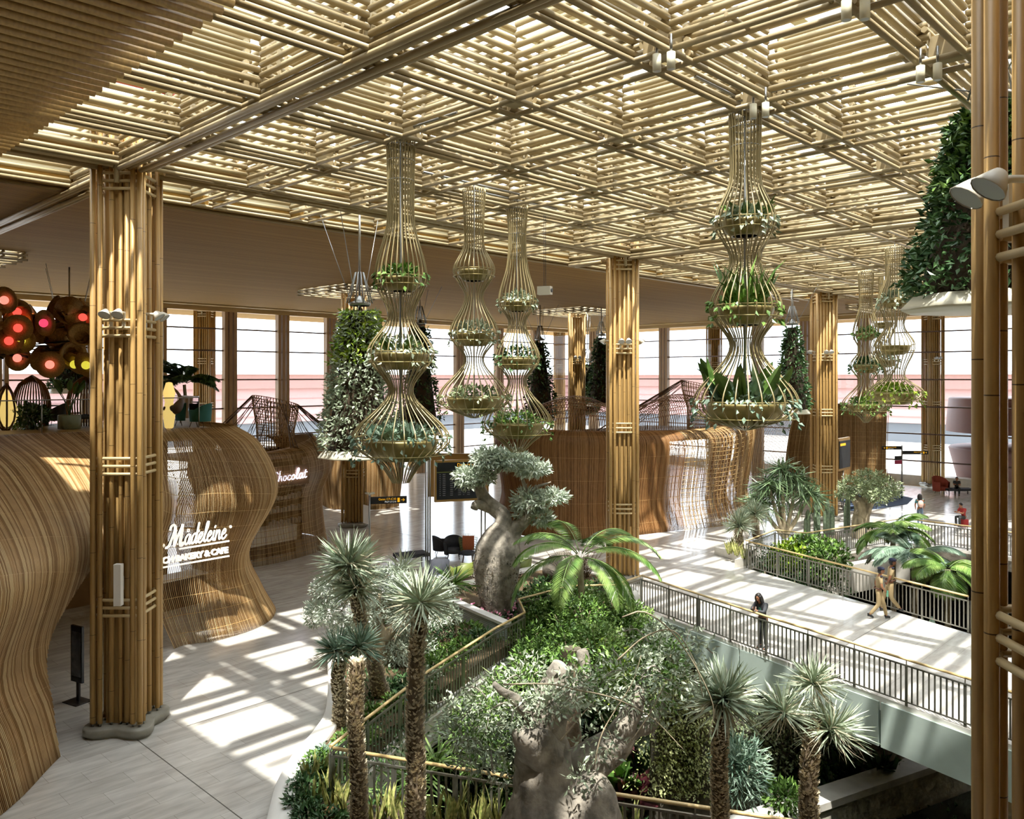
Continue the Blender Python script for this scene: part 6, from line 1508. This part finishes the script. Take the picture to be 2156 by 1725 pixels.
def skin_mb(nodes, edges, root, sub=2):
    names = list(nodes); me = bpy.data.meshes.new('t'); me.from_pydata([nodes[n][0] for n in names], [(names.index(a), names.index(b_)) for a, b_ in edges], [])
    o = bpy.data.objects.new('t', me); COL.objects.link(o)
    o.modifiers.new('s', 'SKIN'); me = o.data
    if not me.skin_vertices: me.skin_vertices.new(name='')
    for i, n in enumerate(names):
        r = nodes[n][1]; me.skin_vertices[0].data[i].radius = r if isinstance(r, tuple) else (r, r); me.skin_vertices[0].data[i].use_root = (n == root)
    m = o.modifiers.new('u', 'SUBSURF'); m.levels = sub; m.render_levels = sub
    bpy.context.view_layer.update(); dg = bpy.context.evaluated_depsgraph_get(); ev = o.evaluated_get(dg); em = ev.to_mesh()
    V = np.empty(len(em.vertices) * 3); em.vertices.foreach_get('co', V); b = MB(); V = V.reshape(-1, 3)
    q = [tuple(p.vertices) for p in em.polygons if len(p.vertices) == 4]; t = [tuple(p.vertices) for p in em.polygons if len(p.vertices) == 3]
    b.v.append(V.astype(np.float32)); b.n = len(V)
    if q: b.f.append((np.array(q, np.int32), 0, True))
    if t: b.f.append((np.array(t, np.int32), 0, True))
    ev.to_mesh_clear(); bpy.data.objects.remove(o); bpy.data.meshes.remove(me); return b
def person(label, loc, rz, J, H=1.65, skin='skin', top='khaki', bottom='khaki', hair='short', cap=None, sleeves=True, jacket=False, shirt=None, pose_hands=None, extras=None, fat=1.0):
    """J: joint positions (x forward, y left, z up) in metres; one continuous body, clothes over it"""
    e = empty('person', loc, rz, label, 'person'); g = lambda n: np.array(J[n], float); f = fat
    nd_ = {'pelvis': (g('pelvis'), (.11*f, .085*f)), 'belly': ((g('pelvis')*.45 + g('chest')*.55), (.105*f, .085*f)), 'chest': (g('chest'), (.135*f, .095*f)), 'neck': (g('neck'), .05), 'head0': (g('neck') + (g('head') - g('neck')) * .55, .055), 'head': (g('head'), .085)}
    ed = [('pelvis', 'belly'), ('belly', 'chest'), ('chest', 'neck'), ('neck', 'head0'), ('head0', 'head')]
    for s in 'LR':
        nd_['sh' + s] = (g('sh' + s), .058*f); nd_['el' + s] = (g('el' + s), .04); nd_['wr' + s] = (g('wr' + s), .027); nd_['ha' + s] = (g('wr' + s) + (g('hand' + s) - g('wr' + s)) * .8, (.034, .016))
        nd_['hip' + s] = (g('hip' + s), .085*f); nd_['kn' + s] = (g('kn' + s), .056*f); nd_['an' + s] = (g('an' + s), .037); nd_['to' + s] = (g('toe' + s), .032)
        ed += [('chest', 'sh' + s), ('sh' + s, 'el' + s), ('el' + s, 'wr' + s), ('wr' + s, 'ha' + s), ('pelvis', 'hip' + s), ('hip' + s, 'kn' + s), ('kn' + s, 'an' + s), ('an' + s, 'to' + s)]
    body = skin_mb(nd_, ed, 'pelvis')
    hd = g('head'); fw = np.array(J.get('look', (1, 0, 0)), float); fw /= np.linalg.norm(fw); lf = np.cross([0, 0, 1], fw); lf /= np.linalg.norm(lf); up = np.cross(fw, lf)
    P = lambda a, b_, c: tuple(hd + fw * a + lf * b_ + up * c)
    def hball(b_, c, r, sq): 
        q = MB().ball((0, 0, 0), 1, 14); V = q.v[0] * r * np.array(sq); q.v[0] = (V[:, :1] * fw + V[:, 1:2] * lf + V[:, 2:3] * up + np.array(c)).astype(np.float32)
        b_.v.append(q.v[0]); b_.f += [(ff + b_.n, 0, True) for ff, _, _ in q.f]; b_.n += q.n
    hball(body, P(0.01, 0, .02), .1, (.95, .78, 1.12)); hball(body, P(.035, 0, -.045), .062, (.9, .85, .9)); hball(body, P(.103, 0, -.005), .018, (1, .7, 1.3))
    for s_ in (-1, 1): hball(body, P(.0, .078 * s_, .0), .024, (.8, .5, 1.3))
    for s in 'LR':       # palm, four fingers and a thumb
        w, h = g('wr' + s), g('hand' + s); dr = (h - w) / np.linalg.norm(h - w); sd = np.array(J.get('pal' + s, (0, 0, 1)), float); sd -= dr * sd.dot(dr); sd /= max(np.linalg.norm(sd), 1e-6); nn = np.cross(dr, sd)
        for i, L in enumerate((.07, .08, .075, .06)):
            o_ = h - dr * .01 + sd * (.024 - .016 * i); body.tube([o_, o_ + dr * L * .5 + nn * .006, o_ + dr * L * .85 + nn * .03], [.009, .008, .006], 6)
        o_ = w + dr * .035 + sd * .025; body.tube([o_, o_ + dr * .035 + sd * .025, o_ + dr * .065 + sd * .028 + nn * .01], [.011, .009, .007], 6)
    body.build('body', [M[skin]], e)
    fc = MB()
    for s_ in (-1, 1): hball(fc, P(.088, .032 * s_, .02), .011, (.6, 1.2, .7))
    fc.build('eyes', [M['hair']], e); mo = MB(); hball(mo, P(.088, 0, -.05), .016, (.5, 1.4, .4)); mo.build('mouth', [M['redcloth']], e)
    n2 = {'pelvis': (g('pelvis'), (.125*f, .1*f)), 'belly': (nd_['belly'][0], (.125*f, .105*f)), 'chest': (g('chest'), (.15*f, .115*f)), 'collar': (g('neck') - np.array([0, 0, .03]), .062)}
    e2 = [('pelvis', 'belly'), ('belly', 'chest'), ('chest', 'collar')]
    for s in 'LR':
        n2['sh' + s] = (g('sh' + s), .075*f); n2['el' + s] = (g('el' + s) if jacket else g('sh' + s) * .25 + g('el' + s) * .75, .055); e2 += [('chest', 'sh' + s), ('sh' + s, 'el' + s)]
        if jacket: n2['wr' + s] = (g('wr' + s) * .92 + g('el' + s) * .08, .042); e2.append(('el' + s, 'wr' + s))
    skin_mb(n2, e2, 'pelvis').build('jacket' if jacket else 'shirt', [M[top]], e)
    n3 = {'waist': (g('pelvis') + np.array([0, 0, .07]), (.12*f, .1*f)), 'pelvis': (g('pelvis') - np.array([0, 0, .03]), (.125*f, .11*f))}; e3 = [('waist', 'pelvis')]
    for s in 'LR':
        n3['hip' + s] = (g('hip' + s), .1*f); n3['kn' + s] = (g('kn' + s), .072*f); n3['an' + s] = (g('an' + s) + (g('kn' + s) - g('an' + s)) * .08, .058); e3 += [('pelvis', 'hip' + s), ('hip' + s, 'kn' + s), ('kn' + s, 'an' + s)]
    skin_mb(n3, e3, 'pelvis').build('trousers', [M[bottom]], e)
    for s in 'LR':
        a, t_ = g('an' + s), g('toe' + s); d_ = (t_ - a); d_[2] *= .8
        skin_mb({'h': (a - d_ * .3 + np.array([0, 0, -.02]), .042), 'a': (a, .052), 't': (t_, (.045, .036))}, [('h', 'a'), ('a', 't')], 'a').build('shoe', [M['shoe']], e)
    hr = MB()
    hball(hr, P(-.015, 0, .045), .107, (.98, .86, 1.02)) if not cap else hball(hr, P(-.03, 0, .0), .098, (.8, .88, 1.0))
    if hair == 'long':
        for i in range(15):
            a = math.radians(60 + 240 * i / 14); x, y = .095 * math.cos(a), .085 * math.sin(a)
            hr.tube(resample([P(x * .6, y * .7, .1), P(x, y, .02), P(x * 1.05 - .01, y * 1.15, -.1), P(x * .9 - .02, y * 1.2, -.24)], 8), [.03, .034, .034, .032, .03, .026, .02, .01], 6)
    hr.build('hair', [M['hair']], e)
    if cap:
        cp = MB(); hball(cp, P(-.005, 0, .085), .115, (1.05, .95, .52)); hball(cp, P(.03, -.05, .095), .085, (.9, .9, .4)); cp.build('beret', [M[cap]], e)
    if extras: extras(e, g, P)
    return e
# woman at the railing
def ex1(e, g, P):
    MB().box((-.035, -.004, -.07), (.035, .004, .07)).build('phone', [M['black']], e).location = tuple(g('handR') + np.array([.03, .02, .05]))
    skin_mb({'a': (g('chest') + np.array([.045, 0, .05]), (.06, .08)), 'b': (g('pelvis') * .4 + g('chest') * .6 + np.array([.05, 0, 0]), (.07, .07))}, [('a', 'b')], 'a').build('shirt', [M['greenshirt']], e)
wp = at(1606, 1366); 
J = dict(pelvis=(-.02, 0, .92), chest=(.10, 0, 1.25), neck=(.16, 0, 1.42), head=(.22, .0, 1.55), look=(1, .1, -.45), shL=(.10, .17, 1.35), shR=(.10, -.17, 1.35), elL=(.28, .20, 1.17), elR=(.28, -.20, 1.17), wrL=(.42, .05, 1.22), wrR=(.42, -.04, 1.25), handL=(.46, .0, 1.27), handR=(.47, .0, 1.30),
         hipL=(-.03, .09, .86), hipR=(-.03, -.09, .86), knL=(.0, .09, .47), knR=(.03, -.08, .47), anL=(-.04, .09, .07), anR=(.0, -.09, .07), toeL=(.12, .1, .03), toeR=(.16, -.1, .03))
person('woman in dark jacket leaning on the bridge railing looking at her phone', wp, math.radians(176), J, top='darkjacket', bottom='darktrouser', hair='long', jacket=True, extras=ex1)
# two walking guards
def guard(fd, arm): 
    return dict(pelvis=(0, 0, .95), chest=(.03, 0, 1.30), neck=(.04, 0, 1.47), head=(.07, 0, 1.60), look=(1, 0, -.1), shL=(.03, .19, 1.40), shR=(.03, -.19, 1.40), elL=(-.10 * arm, .24, 1.13), elR=(.10 * arm, -.24, 1.13), wrL=(.0 - .02 * arm, .22, .90), wrR=(.26 * arm + .02, -.2, .98), handL=(.02, .21, .83), handR=(.32 * arm + .02, -.18, .95),
         hipL=(0, .09, .88), hipR=(0, -.09, .88), knL=(.17 * fd, .08, .50), knR=(-.02 * fd, -.08, .48), anL=(.25 * fd, .08, .08), anR=(-.30 * fd, -.08, .13), toeL=(.38 * fd if fd > 0 else .25 * fd + .16, .08, .05), toeR=(-.30 * fd + .14, -.08, .04))
def exg(e, g, P):
    th = np.linspace(0, 2 * PI, 25)[:-1]; c = g('pelvis') + np.array([0, 0, .09]); b = MB(); b.tube([tuple(c + np.array([.14 * math.cos(a), .17 * math.sin(a), 0])) for a in th], .022, 6, closed=True); b.build('belt', [M['belt']], e)
    MB().box((-.01, -.05, -.01), (.06, .05, .012)).build('shoulder_badge', [M['navy']], e).location = tuple(g('shR') + np.array([0, 0, .07]))
def exg1(e, g, P):
    exg(e, g, P); MB().tube([(0, 0, -.1), (0, 0, .1)], .035, 10).build('water_bottle', [mat('bottle_green', '#7fc9a8', .2)], e).location = tuple(g('handR') + np.array([.03, 0, -.05]))
person('walking guard in khaki uniform and navy beret, nearer the camera', at(1850, 1303), math.radians(-62), guard(1, .6), skin='skin', cap='navy', extras=exg1)
gg = person('walking guard in grey-khaki uniform and navy beret, farther and taller', at(1874, 1289), math.radians(-62), guard(-1, -.5), skin='skin2', cap='navy', extras=exg); gg.scale = (1.07,) * 3
def exb(e, g, P): MB().ball((0, 0, 0), .17, 14, 0, (.6, .85, 1.15)).build('backpack', [M['pinkbag']], e).location = tuple(g('chest') + np.array([-.2, 0, -.08]))
J2 = dict(J); J2.update(chest=(.02, 0, 1.27), neck=(.03, 0, 1.43), head=(.05, 0, 1.56), look=(1, 0, 0), elL=(.02, .24, 1.1), elR=(.02, -.24, 1.1), wrL=(.1, .2, .9), wrR=(.1, -.2, .9), handL=(.12, .2, .83), handR=(.12, -.2, .83), shL=(.02, .17, 1.37), shR=(.02, -.17, 1.37))
person('long-haired person with pale backpack seen from behind at the back railing', at(1937, 1106), math.radians(30), J2, top='tealcloth', bottom='jeans', hair='long', extras=exb)
JS = dict(pelvis=(0, 0, .5), chest=(.12, 0, .84), neck=(.17, 0, 1.0), head=(.22, 0, 1.13), look=(1, 0, -.4), shL=(.12, .18, .94), shR=(.12, -.18, .94), elL=(.28, .2, .72), elR=(.28, -.2, .72), wrL=(.46, .1, .78), wrR=(.46, -.1, .78), handL=(.52, .08, .78), handR=(.52, -.08, .78), hipL=(.02, .1, .48), hipR=(.02, -.1, .48), knL=(.44, .13, .52), knR=(.44, -.13, .52), anL=(.42, .12, .08), anR=(.42, -.12, .08), toeL=(.56, .12, .04), toeR=(.56, -.12, .04))
sp3 = at(2030, 1108); person('crouching man with arms stretched forward at the right end of the back railing', sp3, math.radians(150), JS, top='redcloth', bottom='darktrouser')
MB().lathe([(.22, 0), (.22, .36), (.2, .38), (.01, .38)], 20).build('red_stool', [M['redcloth']], loc=sp3, label='small red stool under the crouching man', cat='stool')
person('dark seated person on the bench by the far right window', at(2014, 1042) + Vector((0, 0, -.02)), math.radians(200), JS, top='darkjacket', bottom='darktrouser')
